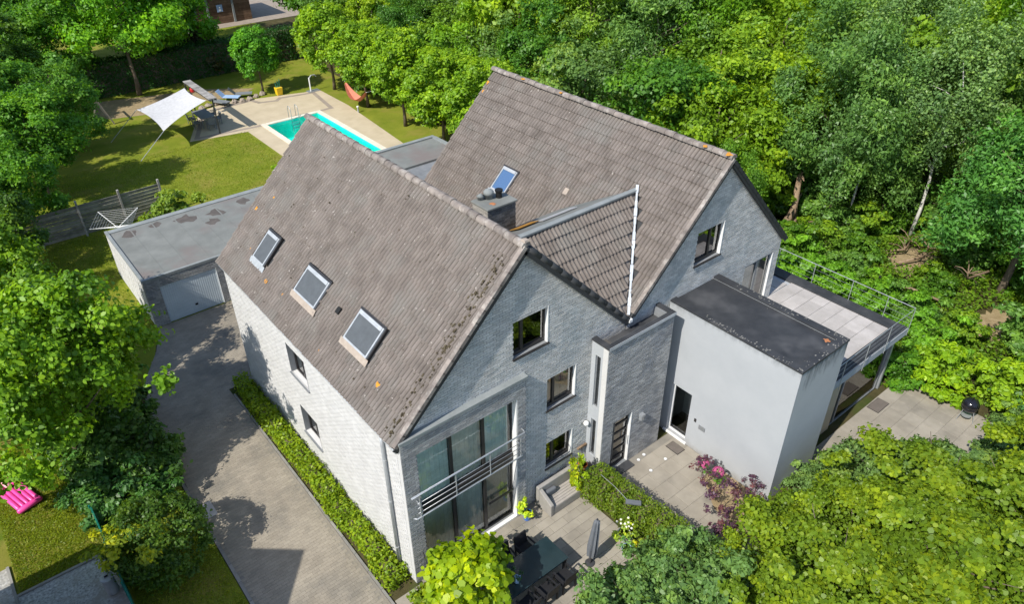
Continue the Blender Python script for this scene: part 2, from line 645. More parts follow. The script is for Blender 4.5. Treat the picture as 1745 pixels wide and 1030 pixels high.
def window(parent, O, U, Nn, u0, u1, z0, z1, cols=(0.5,), rows=(), rec=0.12, fw=0.06, frame="frame_dark",
           glass="glass", sill=None, reveal=None, curtain=None, depth=0.9, room="room", name="window", bottom_bar=0.0, open_pane=False):
    """recessed window with frame, one pane per light, sill and a room behind"""
    O, U, Nn = Vector(O), Vector(U), Vector(Nn)

    def P(u, z, n):
        return O + U * u + Vector((0, 0, z)) + Nn * n

    def bx(mb, ua, ub, za, zb, na, nb):
        q = [P(ua, za, nb), P(ub, za, nb), P(ub, za, na), P(ua, za, na), P(ua, zb, nb), P(ub, zb, nb), P(ub, zb, na), P(ua, zb, na)]
        if U.cross(Nn).z > 0:
            q = [q[1], q[0], q[3], q[2], q[5], q[4], q[7], q[6]]
        mb.hexa(q)
    f = MB()
    d = 0.07
    n1, n0 = -rec, -rec - d
    e = 0.002
    bx(f, u0 + e, u0 + fw, z0 + e, z1 - e, n0, n1)
    bx(f, u1 - fw, u1 - e, z0 + e, z1 - e, n0, n1)
    bx(f, u0 + fw, u1 - fw, z0 + e, z0 + fw + bottom_bar, n0, n1)
    bx(f, u0 + fw, u1 - fw, z1 - fw, z1 - e, n0, n1)
    us = [u0 + fw]
    for c in cols:
        uc = u0 + (u1 - u0) * c
        bx(f, uc - fw * 0.7, uc + fw * 0.7, z0 + fw + bottom_bar, z1 - fw, n0, n1 + 0.004)
        us += [uc - fw * 0.7, uc + fw * 0.7]
    us.append(u1 - fw)
    zs = [z0 + fw + bottom_bar]
    for r in rows:
        zc = z0 + (z1 - z0) * r
        for k in range(0, len(us), 2):
            bx(f, us[k], us[k + 1], zc - fw * 0.4, zc + fw * 0.4, n0 + 0.005, n1 - 0.003)
        zs += [zc - fw * 0.4, zc + fw * 0.4]
    zs.append(z1 - fw)
    fo = f.build(name, frame, parent)
    for k in range(0, len(us), 2):
        for j in range(0, len(zs), 2):
            p = MB()
            nn = -rec - d * 0.5
            q = [P(us[k], zs[j], nn), P(us[k + 1], zs[j], nn), P(us[k + 1], zs[j + 1], nn), P(us[k], zs[j + 1], nn)]
            p.poly(q if U.cross(Nn).z < 0 else q[::-1])
            p.build("pane", glass, fo)
    if sill:
        s = MB()
        bx(s, u0 - 0.04, u1 + 0.04, z0 - 0.045, z0 - 0.002, -rec + 0.01, 0.06)
        s.build("sill", sill, fo)
    if reveal:
        s = MB()
        for a, b in ((u0 + 0.001, u0 + 0.016), (u1 - 0.016, u1 - 0.001)):
            bx(s, a, b, z0, z1 - 0.003, -rec + 0.002, 0.016)
        s.build("reveal", reveal, fo)
    # room behind
    r = MB()
    na, nb = -depth, -rec - d - 0.02
    ua, ub, za, zb = u0 - 0.3, u1 + 0.3, z0 - 0.25, z1 + 0.2
    back = [P(ua, za, na), P(ub, za, na), P(ub, zb, na), P(ua, zb, na)]
    fr = [P(ua, za, nb), P(ub, za, nb), P(ub, zb, nb), P(ua, zb, nb)]
    r.poly(back)
    for i in range(4):
        j = (i + 1) % 4
        r.poly([back[i], back[j], fr[j], fr[i]])
    r.build("room_lining", room, fo)
    if curtain:
        for ca, cb, mat in curtain:
            c = MB()
            n = max(8, int((cb - ca) / 0.05))
            prev = None
            for k in range(n + 1):
                u = ca + (cb - ca) * k / n
                off = -rec - d - 0.05 + 0.025 * math.sin(k * 2.1) + 0.012 * math.sin(k * 0.9)
                cur = (P(u, z0 + 0.03, off), P(u, z1 - 0.02, off))
                if prev:
                    c.poly([prev[0], cur[0], cur[1], prev[1]])
                prev = cur
            c.build("curtain", mat, fo)
    return fo


# ------------------------------------------------------------------ foliage
LEAF6 = [(-0.5, 0.0, 0.0), (-0.2, 0.42, 1.0), (0.18, 0.4, 1.0), (0.5, 0.0, -0.6), (0.18, -0.4, 1.0), (-0.2, -0.42, 1.0)]
LEAF4 = [(-0.5, 0.0, 0.0), (0.08, 0.5, 1.0), (0.5, 0.0, 0.0), (0.08, -0.5, 1.0)]


def leaf_mesh(name, P, D, size, mat, tone, asp=0.62, fold=0.16, six=False):
    """P centres (n,3), D leaf normals (n,3), size (n,) -> one mesh of folded leaves (diamond, or six-sided near the camera)"""
    n = len(P)
    D = D / np.maximum(np.linalg.norm(D, axis=1, keepdims=True), 1e-6)
    rv = RNG.normal(size=(n, 3))
    a = np.cross(D, rv)
    a /= np.maximum(np.linalg.norm(a, axis=1, keepdims=True), 1e-6)
    b = np.cross(D, a)
    s = size[:, None]
    shp = LEAF6 if six else LEAF4
    m_ = len(shp)
    v = np.empty((n, m_, 3))
    fo = fold * RNG.uniform(0.4, 1.6, (n, 1))
    for i_, (la, lb, lf) in enumerate(shp):
        v[:, i_] = P + a * s * la + b * s * lb * asp * (1.15 if six else 1.0) + D * s * fo * lf
    me = bpy.data.meshes.new(name)
    me.vertices.add(n * m_)
    me.vertices.foreach_set('co', v.reshape(-1))
    me.loops.add(n * m_)
    me.loops.foreach_set('vertex_index', np.arange(n * m_, dtype=np.int32))
    me.polygons.add(n)
    me.polygons.foreach_set('loop_start', np.arange(0, n * m_, m_, dtype=np.int32))
    me.polygons.foreach_set('loop_total', np.full(n, m_, dtype=np.int32))
    me.update(calc_edges=True)
    at = me.attributes.new("tone", 'FLOAT', 'FACE')
    at.data.foreach_set('value', np.clip(tone, 0, 1).astype(np.float32))
    me.materials.append(MATS[mat])
    return me


def sph(n):
    v = RNG.normal(size=(n, 3))
    return v / np.linalg.norm(v, axis=1, keepdims=True)


def crown_points(n, rad, k, crad=(0.22, 0.42), shell=(0.55, 0.92), flatz=0.75, up=0.6, rnd=0.55, droop=0.0, lowcut=-0.75, lump=0.0, spray=9, loose=0.25, lobes=0.16):
    """leaves gathered in sprays on k clumps spread through a lobed ellipsoid; returns pts, normals, tone"""
    rad = np.array(rad, float)
    dirs = sph(k * 4)
    dirs = dirs[dirs[:, 2] > lowcut][:k]
    k = len(dirs)
    ph = RNG.uniform(0, 6.28, 6)
    az = np.arctan2(dirs[:, 1], dirs[:, 0])
    lob = 1 + lobes * (np.sin(2 * az + ph[0]) * 0.5 + np.sin(3 * az + ph[1] + 2 * dirs[:, 2]) * 0.6 + np.sin(5 * dirs[:, 2] + ph[2] + az) * 0.5)
    rr = RNG.uniform(shell[0], shell[1], k) * lob
    cen = dirs * rr[:, None]
    cr = RNG.uniform(crad[0], crad[1], k)
    if lump:
        cen *= (1 + lump * RNG.normal(size=(k, 1)))
    # sprays
    ns = k * spray
    si = np.repeat(np.arange(k), spray)
    sd = sph(ns) * 0.8 + dirs[si] * 0.75 + np.array([0, 0, 0.25])
    sd /= np.linalg.norm(sd, axis=1, keepdims=True)
    off = sd * (cr[si] * RNG.uniform(0.45, 1.15, ns))[:, None]
    off[:, 2] *= flatz
    sc = cen[si] + off
    srad = cr[si] * RNG.uniform(0.7, 1.3, ns) * loose
    wgt = srad ** 2
    li = RNG.choice(ns, n, p=wgt / wgt.sum())
    g = RNG.normal(size=(n, 3)) * srad[li][:, None]
    g[:, 2] *= 0.55
    if droop:
        g[:, 2] -= droop * RNG.random(n) ** 1.5 * srad[li] * 2.4
    p = sc[li] + g
    nrm = sd[li] * 0.5 + g / srad[li][:, None] * 0.25 + np.array([0, 0, up]) + RNG.normal(size=(n, 3)) * rnd
    ctone = RNG.uniform(0.15, 0.62, k)
    stone = RNG.normal(size=ns) * 0.16
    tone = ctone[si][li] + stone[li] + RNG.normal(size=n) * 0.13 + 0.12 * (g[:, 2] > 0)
    return p * rad, nrm, tone


def branches(mb, h0, hc, rad, r0, nl, seed, lean=0.0):
    rn = random.Random(seed)
    top = hc + rad[2] * 0.55
    pts, rs = [], []
    for i in range(7):
        f = i / 6
        pts.append((lean * f * top + rn.uniform(-1, 1) * 0.05 * top * f, rn.uniform(-1, 1) * 0.05 * top * f, top * f))
        rs.append(r0 * (1 - 0.82 * f) * (1.35 if i == 0 else 1))
    mb.tube(pts, rs, 8)
    for i in range(nl):
        f = rn.uniform(h0 / top, 0.85)
        k = min(int(f * 6), 5)
        g = f * 6 - k
        a = Vector(pts[k]).lerp(Vector(pts[k + 1]), g)
        ang = rn.uniform(0, 6.283)
        ln = rad[0] * rn.uniform(0.5, 0.85)
        b = a + Vector((math.cos(ang) * ln * 0.5, math.sin(ang) * ln * 0.5, ln * 0.28))
        c = a + Vector((math.cos(ang) * ln, math.sin(ang) * ln, ln * rn.uniform(0.35, 0.8)))
        q = r0 * (1 - 0.8 * f) * 0.6
        mb.tube([a, b, c], [q, q * 0.6, q * 0.2], 5)


PROTO = {}


def proto(key, n, rad, hc, k, leaf, mat="leaf", r0=0.14, limbs=7, bark="bark", asp=0.62, lean=0.0, fill=0.12, six=False, **kw):
    """tree prototype at real size: trunk mesh and crown mesh, base at the origin"""
    p, nr, tn = crown_points(n, rad, k, **kw)
    nf = int(n * fill)
    if nf:  # sparse inner leaves
        d = sph(nf) * (RNG.random((nf, 1)) ** 0.4) * 0.75 * np.array(rad)
        p = np.vstack([p, d])
        nr = np.vstack([nr, sph(nf) + np.array([0, 0, 0.5])])
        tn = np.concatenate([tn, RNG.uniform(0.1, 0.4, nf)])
    p = p + np.array([0, 0, hc])
    sz = leaf * RNG.uniform(0.55, 1.5, len(p))
    cm = leaf_mesh("crown", p, nr, sz, mat, tn, asp, six=six)
    mb = MB()
    branches(mb, max(0.3, hc - rad[2] * 0.8), hc, rad, r0, limbs, len(PROTO) + 3, lean)
    PROTO[key] = (mb.mesh("trunk", bark, smooth=True), cm)


def tree(key, loc, color, label, name="leafy_tree", cat="tree", rz=None, scale=1.0, group=None, trunk="trunk", crown="crown"):
    t = thing(name, label, cat, loc, random.uniform(0, 6.28) if rz is None else rz, group, scale)
    tm, cm = PROTO[key]
    inst(trunk, tm, t)
    inst(crown, cm, t, color=color)
    return t


# shape-of-area scatter of leaves (hedges, ground cover)
def box_leaves(x0, x1, y0, y1, z0, z1, n, leaf, jit=0.06):
    """leaves on the faces of a clipped hedge block (bulgy), returns pts, normals"""
    ax, ay, az = x1 - x0, y1 - y0, z1 - z0
    areas = np.array([ax * ay, ax * az, ax * az, ay * az, ay * az])
    f = RNG.choice(5, n, p=areas / areas.sum())
    u, v = RNG.random(n), RNG.random(n)
    P = np.empty((n, 3))
    D = np.zeros((n, 3))
    x, y = x0 + ax * u, y0 + ay * v
    for i in range(5):
        m_ = f == i
        if i == 0:
            P[m_] = np.c_[x[m_], y[m_], np.full(m_.sum(), z1)]
            D[m_] = (0, 0, 1)
        elif i in (1, 2):
            P[m_] = np.c_[x0 + ax * u[m_], np.full(m_.sum(), y0 if i == 1 else y1), z0 + az * v[m_]]
            D[m_] = (0, -1 if i == 1 else 1, 0.2)
        else:
            P[m_] = np.c_[np.full(m_.sum(), x0 if i == 3 else x1), y0 + ay * u[m_], z0 + az * v[m_]]
            D[m_] = (-1 if i == 3 else 1, 0, 0.2)
    P += RNG.normal(size=P.shape) * jit
    lump = np.sin(P[:, 0] * 5.1 + P[:, 1] * 2.3) * np.sin(P[:, 1] * 4.3 + 1) * jit * 1.2
    P += D * lump[:, None]
    D = D + RNG.normal(size=D.shape) * 0.45
    return P, D


# ================================================================== SETTING
POOL = (12.35, 16.3, 29.2, 38.5)


def sheet(x0, x1, y0, y1, z, hole=None):
    mb = MB()
    if hole is None:
        mb.poly([(x0, y0, z), (x1, y0, z), (x1, y1, z), (x0, y1, z)])
    else:
        a, b, c, d = hole
        for q in ((x0, a, y0, y1), (b, x1, y0, y1), (a, b, y0, c), (a, b, d, y1)):
            mb.poly([(q[0], q[2], z), (q[1], q[2], z), (q[1], q[3], z), (q[0], q[3], z)])
    return mb


def psheet(pts, z):
    return MB().poly([(x, y, z) for x, y in pts])


struct("ground", sheet(-200, 260, -120, 300, -0.03, POOL), "soil")
struct("lawn", sheet(-4.5, 21.8, 18.0, 53.2, -0.012, POOL), "lawn")
struct("far_lawn", sheet(-60, 24.0, 54.2, 140, -0.012), "lawn")
struct("neighbour_lawn", psheet([(-30, 6.95), (-6.8, 6.95), (-6.8, 18), (-7.6, 30), (-30, 30)], -0.010), "lawn_dry")
struct("neighbour_gravel", psheet([(-9.28, -10), (-6.78, -10), (-6.78, 6.85), (-9.28, 6.85)], -0.008), "gravel")
struct("neighbour_path", psheet([(-14, -10), (-9.36, -10), (-9.36, 8.2), (-14, 8.2)], -0.007), "gravel")
mb = MB()
mb.box(-9.36, -9.28, -10, 8.2, -0.02, 0.05)
mb.box(-9.28, -6.8, 6.85, 6.93, -0.02, 0.05)
struct("lawn_edging", mb, "kerb")
struct("side_lawn", psheet([(-6.8, 13.5), (-3.2, 14.2), (-1.85, 17.9), (-1.85, 18.0), (-4.5, 18.0), (-4.5, 30), (-6.8, 30)], -0.014), "lawn")
struct("trodden_soil", psheet([(-3.7, 17.4), (-3.1, 17.0), (-2.7, 18.2), (-2.75, 20.3), (-3.3, 21.2), (-3.9, 20.0)], -0.004), "dry_soil")

# driveway with real blocks
DRV = [(-4.0, -16), (-0.95, -16), (-0.95, 11.95), (6.0, 12.1), (6.0, 18.0), (-1.75, 18.0), (-2.4, 16.3), (-3.6, 14.2), (-3.9, 12.0), (-4.0, 7)]
drive = struct("driveway", psheet(DRV, -0.006), "drive")


def inpoly(x, y, poly):
    c = False
    j = len(poly) - 1
    for i in range(len(poly)):
        if (poly[i][1] > y) != (poly[j][1] > y) and x < (poly[j][0] - poly[i][0]) * (y - poly[i][1]) / (poly[j][1] - poly[i][1]) + poly[i][0]:
            c = not c
        j = i
    return c


mb = MB()
rn = random.Random(4)
row = 0
y = -3.0
while y < 18.0:
    x = -4.0 + (0.11 if row % 2 else 0)
    while x < 2.6:
        if inpoly(x + 0.02, y + 0.05, DRV) and inpoly(x + 0.2, y + 0.05, DRV) and not (x > -0.9 and y < 12.2):
            z = 0.0 + rn.uniform(0, 0.002)
            mb.t = rn.random()
            mb.hexa([(x, y, -0.006), (x + 0.217, y, -0.006), (x + 0.217, y + 0.107, -0.006), (x, y + 0.107, -0.006),
                     (x + 0.001, y + 0.001, z), (x + 0.216, y + 0.001, z), (x + 0.216, y + 0.106, z), (x + 0.001, y + 0.106, z)],
                    ((4, 5, 6, 7), (0, 1, 5, 4), (1, 2, 6, 5), (2, 3, 7, 6), (3, 0, 4, 7)))
        x += 0.22
    y += 0.11
    row += 1
surf("drive_block", (0.245, 0.214, 0.17), (0.325, 0.286, 0.228), 0.9, 0.9, 0.2, 0.4, 60, tone=0.08, c3=(0.2, 0.182, 0.152), s3=0.5, fine=(10, 0.68, (0.34, 0.325, 0.29)))
o = mb.build("paver", "drive_block", drive)
o['kind'] = 'stuff'
struct("verge", psheet([(-6.7, -12), (-4.12, -12), (-4.12, 12), (-3.7, 14), (-6.7, 14)], -0.013), "lawn")
kerb = bpy.data.objects.new("driveway_kerb", None)
COL.objects.link(kerb)
kerb['kind'] = 'structure'
kerb['org'] = (0, 0, 0)
for i in range(20):
    k = MB()
    k.t = random.random()
    y0 = -4 + i * 0.8
    k.box(-4.1, -4.0, y0 + 0.006, y0 + 0.794, -0.03, 0.03)
    k.build("kerbstone", "kerb", kerb)
for i in range(19):
    k = MB()
    k.t = random.random()
    y0 = -2.9 + i * 0.8
    if y0 + 0.8 < 12:
        k.box(-0.94, -0.87, y0 + 0.006, y0 + 0.794, -0.03, 0.045)
        k.build("kerbstone", "kerb", kerb)
struct("hedge_bed", psheet([(-0.87, -0.25), (-0.0, -0.25), (-0.0, 11.9), (-0.87, 11.9)], -0.009), "soil")
k = MB()
k.box(-4.3, -3.6, 6.15, 6.85, -0.02, 0.012)
o = k.build("paving_slab", "terrace_slab")
tag(o, "single pale concrete slab on the left edge of the driveway", "slab")
k = MB()
k.box(-0.82, 0.14, -0.78, -0.26, -0.02, 0.02)
o = k.build("paving_slab", "paver")
tag(o, "light concrete slab at the front corner of the left house", "slab")


def paving(name, x0, x1, y0, y1, sx, sy, z, mat, joint, bond=0.5, skip=None, gap=0.006, th=0.03):
    base = struct(name, sheet(x0, x1, y0, y1, z), joint)
    metas = []
    for i in range(5):
        q = MB()
        q.t = i / 4
        q.hexa([(0, 0, 0), (sx - gap, 0, 0), (sx - gap, sy - gap, 0), (0, sy - gap, 0),
                (0.004, 0.004, 0.014), (sx - gap - 0.004, 0.004, 0.014), (sx - gap - 0.004, sy - gap - 0.004, 0.014), (0.004, sy - gap - 0.004, 0.014)])
        metas.append(q.mesh("paver", mat))
    row = 0
    y = y0
    while y < y1 - sy * 0.9:
        x = x0 - (sx * bond if row % 2 else 0)
        while x < x1 - 0.01:
            xa, xb = max(x, x0), min(x + sx, x1)
            if xb - xa > 0.05 and not (skip and skip((xa + xb) / 2, y + sy / 2)):
                o = inst("paver", random.choice(metas), base, (xa, y + gap / 2, z + random.uniform(-0.002, 0.002)))
                if xb - xa < sx - 0.001:
                    o.scale = ((xb - xa) / sx, 1, 1)
            x += sx
        y += sy
        row += 1
    return base


paving("patio", 0.16, 6.1, -6.2, -0.02, 0.6, 0.3, 0.0, "paver", "paver_joint", skip=lambda x, y: y < -5.2 or (x < 1.2 and y < -2.5))
paving("entrance_path", 6.95, 10.56, -6.4, -0.72, 0.6, 0.6, 0.0, "paver", "paver_joint")
paving("garden_patio", 13.0, 20.2, -8.75, -4.55, 0.6, 0.6, 0.0, "paver", "paver_joint")
struct("path_bed", psheet([(8.7, -6.4), (10.55, -6.4), (10.55, -2.9), (9.8, -2.9), (9.0, -4.0)], 0.02), "dry_soil")

# pool terrace: stone sheet with bands, real coping stones, basin, water
dk = MB()
a, b, c, d = POOL
# deck polygon pieces (around the pool)
for q in (((6.9, 38.95), (10.7, 38.2), (11.9, 38.55), (18.9, 38.55), (18.9, 43.2), (14.0, 44.6), (12.6, 45.3), (9.6, 44.6)),
          ((10.75, 38.2), (10.75, 28.0), (a, 28.0), (a, 38.55), (11.9, 38.55)),
          ((b, 28.0), (17.9, 28.0), (18.9, 38.55), (b, 38.55)),
          ((a, 28.0), (b, 28.0), (b, c), (a, c))):
    dk.poly([(x, y, 0.0) for x, y in q])
dk.poly([(a, d, 0.0), (b, d, 0.0), (b, 38.55, 0.0), (a, 38.55, 0.0)])
pd = struct("pool_deck", dk, "deck_stone")


def strip(pts, w, z, mat, name, parent):
    mb = MB()
    for p, q in zip(pts[:-1], pts[1:]):
        p, q = Vector((*p, z)), Vector((*q, z))
        dd = (q - p).normalized()
        nn = Vector((-dd.y, dd.x, 0)) * w / 2
        mb.poly([p - nn - dd * w / 2, q - nn + dd * w / 2, q + nn + dd * w / 2, p + nn - dd * w / 2])
        z += 0.0006
    return mb.build(name, mat, parent)


strip([(9.7, 44.0), (7.5, 39.25), (11.4, 38.75), (17.6, 38.8), (18.2, 43.0), (15.6, 43.5), (15.1, 43.1), (13.9, 43.5), (13.6, 44.4), (10.6, 44.2)], 0.32, 0.004, "deck_band", "paving_band", pd)
cp = bpy.data.objects.new("pool_coping", None)
COL.objects.link(cp)
cp['kind'] = 'structure'
cp['org'] = (0, 0, 0)
w = 0.38
for i in range(16):
    y0 = c - w + i * (d - c + 2 * w) / 16
    y1 = y0 + (d - c + 2 * w) / 16 - 0.008
    for x0 in (a - w, b + 0.03):
        q = MB()
        q.t = random.random()
        q.box(x0, x0 + w - 0.03, y0, y1, 0.002, 0.035)
        q.build("coping_stone", "coping", cp)
for i in range(7):
    x0 = a + i * (b - a) / 7
    for y0 in (c - w, d + 0.03):
        q = MB()
        q.t = random.random()
        q.box(x0 + 0.004, x0 + (b - a) / 7 - 0.004, y0, y0 + w - 0.03, 0.002, 0.035)
        q.build("coping_stone", "coping", cp)
ba = MB()
zb = -1.35
ba.poly([(a, c, zb), (b, c, zb), (b, d, zb), (a, d, zb)])
for p, q in (((a, c), (b, c)), ((b, c), (b, d)), ((b, d), (a, d)), ((a, d), (a, c))):
    ba.poly([(p[0], p[1], zb), (q[0], q[1], zb), (q[0], q[1], 0.0), (p[0], p[1], 0.0)])
struct("pool_basin", ba, "liner")
struct("pool_water", sheet(a + 0.002, b - 0.002, c + 0.002, d - 0.002, -0.10), "water")
struct("planting_bed", psheet([(3.0, 47.6), (9.0, 45.6), (9.6, 47.0), (13.2, 46.0), (15.0, 47.2), (12, 49.5), (4, 52)], -0.006), "dry_soil")
struct("far_paving", sheet(17.0, 34.0, 68.2, 82, 0.0), "deck_band")

# ================================================================== HOUSES
S2 = math.sqrt(0.5)
TW, TE = 0.30, 0.375            # tile pitch and exposed length
# tile profile across u
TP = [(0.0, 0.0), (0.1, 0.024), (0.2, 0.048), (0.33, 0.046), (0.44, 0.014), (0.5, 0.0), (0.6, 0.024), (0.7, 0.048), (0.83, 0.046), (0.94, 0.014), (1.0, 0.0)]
# groove tone mixes dirt with painted shadow lines beside the rolls; lower lip darkened
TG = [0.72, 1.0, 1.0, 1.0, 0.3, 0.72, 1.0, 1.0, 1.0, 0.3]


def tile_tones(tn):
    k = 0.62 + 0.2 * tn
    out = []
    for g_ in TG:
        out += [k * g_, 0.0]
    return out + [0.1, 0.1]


def tile_geom(u0, v0, dz, jit=0.0):
    """verts (local u,v,n), faces of one pantile"""
    vs = []
    L = TE + 0.05
    for (t, h) in TP:
        vs.append((u0 + t * TW, v0, h + 0.055 + dz))           # lower edge, raised
    for (t, h) in TP:
        vs.append((u0 + t * TW, v0 + L, h + 0.008 + dz))       # upper edge under next course
    for (t, h) in TP:
        vs.append((u0 + t * TW, v0 + 0.004, h + 0.004 + dz))   # lip underside
    n = len(TP)
    fs = []
    for i in range(n - 1):
        fs.append((i, i + 1, n + i + 1, n + i))
        fs.append((2 * n + i, 2 * n + i + 1, i + 1, i))
    fs.append((2 * n, 0, n))
    fs.append((n - 1, 3 * n - 1, 2 * n - 1))
    return vs, fs


TILE_MESH = []
for i in range(9):
    q = MB()
    vs, fs = tile_geom(0, 0, 0)
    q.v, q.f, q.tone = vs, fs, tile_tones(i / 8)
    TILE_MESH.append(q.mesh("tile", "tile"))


def slope_tiles(O, U, V, ulen, vlen, keep=None, seed=1):
    O, U, V = Vector(O), Vector(U).normalized(), Vector(V).normalized()
    Nn = U.cross(V)
    rn = random.Random(seed)
    out = []
    nr = int(vlen / TE + 0.6)
    te = vlen / nr
    nc = int(round(ulen / TW))
    for r in range(nr):
        for cidx in range(nc):
            u, v = cidx * TW, r * te
            if keep and not keep(u + TW / 2, v + te / 2):
                continue
            out.append((O + U * (u + rn.uniform(-0.004, 0.004)) + V * (v + rn.uniform(-0.009, 0.009)) + Nn * rn.uniform(-0.004, 0.008), U, V, Nn, rn.random()))
    return out


def lay_tiles(house, slopes, limit=300):
    """slopes: list of (roof part, tiles, visible). The largest in view become objects, the rest one mesh per slope"""
    cand = []
    for si, (part, tiles, vis) in enumerate(slopes):
        if vis:
            for ti, t in enumerate(tiles):
                cand.append(((t[0] - CAM).length, si, ti))
    cand.sort()
    pick = set((si, ti) for _, si, ti in cand[:limit])
    org = Vector(house['org'])
    for si, (part, tiles, vis) in enumerate(slopes):
        rest = MB()
        for ti, (P, U, V, Nn, tn) in enumerate(tiles):
            if (si, ti) in pick:
                inst("tile", TILE_MESH[min(8, int(tn * 9))], part, P - org, Matrix((U, V, Nn)).transposed())
            else:
                vs, fs = tile_geom(0, 0, 0)
                i0 = len(rest.v)
                rest.v += [tuple(P + U * a_ + V * b_ + Nn * c_) for a_, b_, c_ in vs]
                rest.f += [tuple(i0 + k for k in f) for f in fs]
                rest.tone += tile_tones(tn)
        if rest.v:
            ob = rest.build("tile", "tile", part)
            ob['kind'] = 'stuff'


def roof_deck(parent, O, U, V, ulen, vlen, name="roof", th=0.12, mat="fascia"):
    O, U, V = Vector(O), Vector(U).normalized(), Vector(V).normalized()
    Nn = U.cross(V)
    mb = MB()
    b0 = [O, O + U * ulen, O + U * ulen + V * vlen, O + V * vlen]
    mb.hexa([p - Nn * th for p in b0] + b0)
    return mb.build(name, mat, parent)


def ridge_caps(parent, A, B, up=(0, 0, 1), r=0.13, n=None, mat="ridge", name="ridge_tile", vseg=8):
    A, B = Vector(A), Vector(B)
    L = (B - A).length
    n = n or int(L / 0.38)
    D = (B - A).normalized()
    up = Vector(up)
    X = D.cross(up).normalized()
    Y = X.cross(D).normalized()
    for i in range(n):
        q = MB()
        q.t = random.random()
        p0, p1 = A + D * (L * i / n), A + D * (L * (i + 1) / n + 0.03)
        dz = random.uniform(-0.008, 0.012)
        rings = []
        for p, k in ((p0, 1.08), (p1, 0.94)):
            rings.append([p + X * math.cos(t) * r * k + Y * (math.sin(t) * r * k + dz) for t in [math.pi * j / vseg for j in range(vseg + 1)]])
        for j in range(vseg):
            q.poly([rings[0][j], rings[1][j], rings[1][j + 1], rings[0][j + 1]])
        q.poly(rings[0][::-1])
        q.poly(rings[1])
        q.build(name, mat, parent)


def blotch(parent, P, U, V, size, mat="lichen", name="lichen_patch", seed=0, h=0.012):
    rn = random.Random(seed)
    P, U, V = Vector(P), Vector(U).normalized(), Vector(V).normalized()
    Nn = U.cross(V)
    q = MB()
    n = 11
    ring = [P + (U * math.cos(2 * math.pi * i / n) + V * math.sin(2 * math.pi * i / n)) * size * rn.uniform(0.5, 1.2) for i in range(n)]
    q.poly([p for p in ring])
    top = [P + (p - P) * 0.7 + Nn * h for p in ring]
    q.poly(top)
    for i in range(n):
        q.poly([ring[i], ring[(i + 1) % n], top[(i + 1) % n], top[i]])
    return q.build(name, mat, parent)


def skylight(parent, O, U, V, u0, u1, v0, v1, apron="lead", pane="screen", frame="zinc", apron_len=0.3):
    """O on the deck plane; raised box frame, pane, head flashing and apron"""
    O, U, V = Vector(O), Vector(U).normalized(), Vector(V).normalized()
    Nn = U.cross(V)

    def bx(mb, a_, b_, c_, d_, e_, f_):
        pts = [O + U * x + V * y + Nn * z for z in (e_, f_) for x, y in ((a_, c_), (b_, c_), (b_, d_), (a_, d_))]
        mb.hexa(pts)
    f = MB()
    w, hh = 0.055, 0.15
    bx(f, u0, u0 + w, v0, v1, 0.0, hh)
    bx(f, u1 - w, u1, v0, v1, 0.0, hh)
    bx(f, u0 + w, u1 - w, v0, v0 + w, 0.0, hh)
    bx(f, u0 + w, u1 - w, v1 - w * 2.2, v1, 0.0, hh + 0.03)
    fo = f.build("skylight", frame, parent)
    p = MB()
    bx(p, u0 + w, u1 - w, v0 + w, v1 - 2.2 * w, 0.12, hh - 0.02)
    p.build("pane", pane, fo)
    c_ = MB()
    bx(c_, u0 - 0.06, u1 + 0.06, v1 + 0.002, v1 + 0.07, 0.03, 0.13)
    bx(c_, u1 + 0.002, u1 + 0.05, v0, v1, 0.03, 0.1)
    bx(c_, u0 - 0.05, u0 - 0.002, v0, v1, 0.03, 0.1)
    c_.build("flashing", "frame_dark" if frame == "zinc" else "lead", fo)
    ap = MB()   # wavy lead apron lying over the tiles below
    n = 14
    prev = None
    for i in range(n + 1):
        u = u0 - 0.12 + (u1 - u0 + 0.24) * i / n
        h1 = 0.085 + 0.008 * math.sin(i * 2.4)
        cur = (O + U * u + V * (v0 - apron_len) + Nn * h1, O + U * u + V * (v0 + 0.0) + Nn * 0.12)
        if prev:
            ap.poly([prev[0], cur[0], cur[1], prev[1]])
            ap.poly([prev[0], prev[0] - Nn * 0.03, cur[0] - Nn * 0.03, cur[0]])
        prev = cur
    ap.build("apron", apron, fo)
    return fo


# ---------------------------------------------------------------- left house
A = thing("brick_house", "left house with white painted side wall, grey gable and three dark roof windows", "house", (4.2, 6.0, 0))
# side wall (sunlit)
winL = [(5.5, 6.8, 3.7, 4.92), (5.45, 6.72, 1.1, 2.32)]
wall(A, "side_wall", (0, 0, 0), (0, 1, 0), (-1, 0, 0), [(0, 0.0, 11.8), (5.58, 0.0, 11.8)], winL, 0.28, "mortar_white", "brick_white", seed=2)
for w_ in winL:
    window(A, (0, 0, 0), (0, 1, 0), (-1, 0, 0), *w_, cols=(0.5,), rec=0.17, sill="frame_grey", reveal="frame_grey", curtain=[(w_[0], w_[0] + 0.4, "curtain"), (w_[1] - 0.4, w_[1], "curtain")])
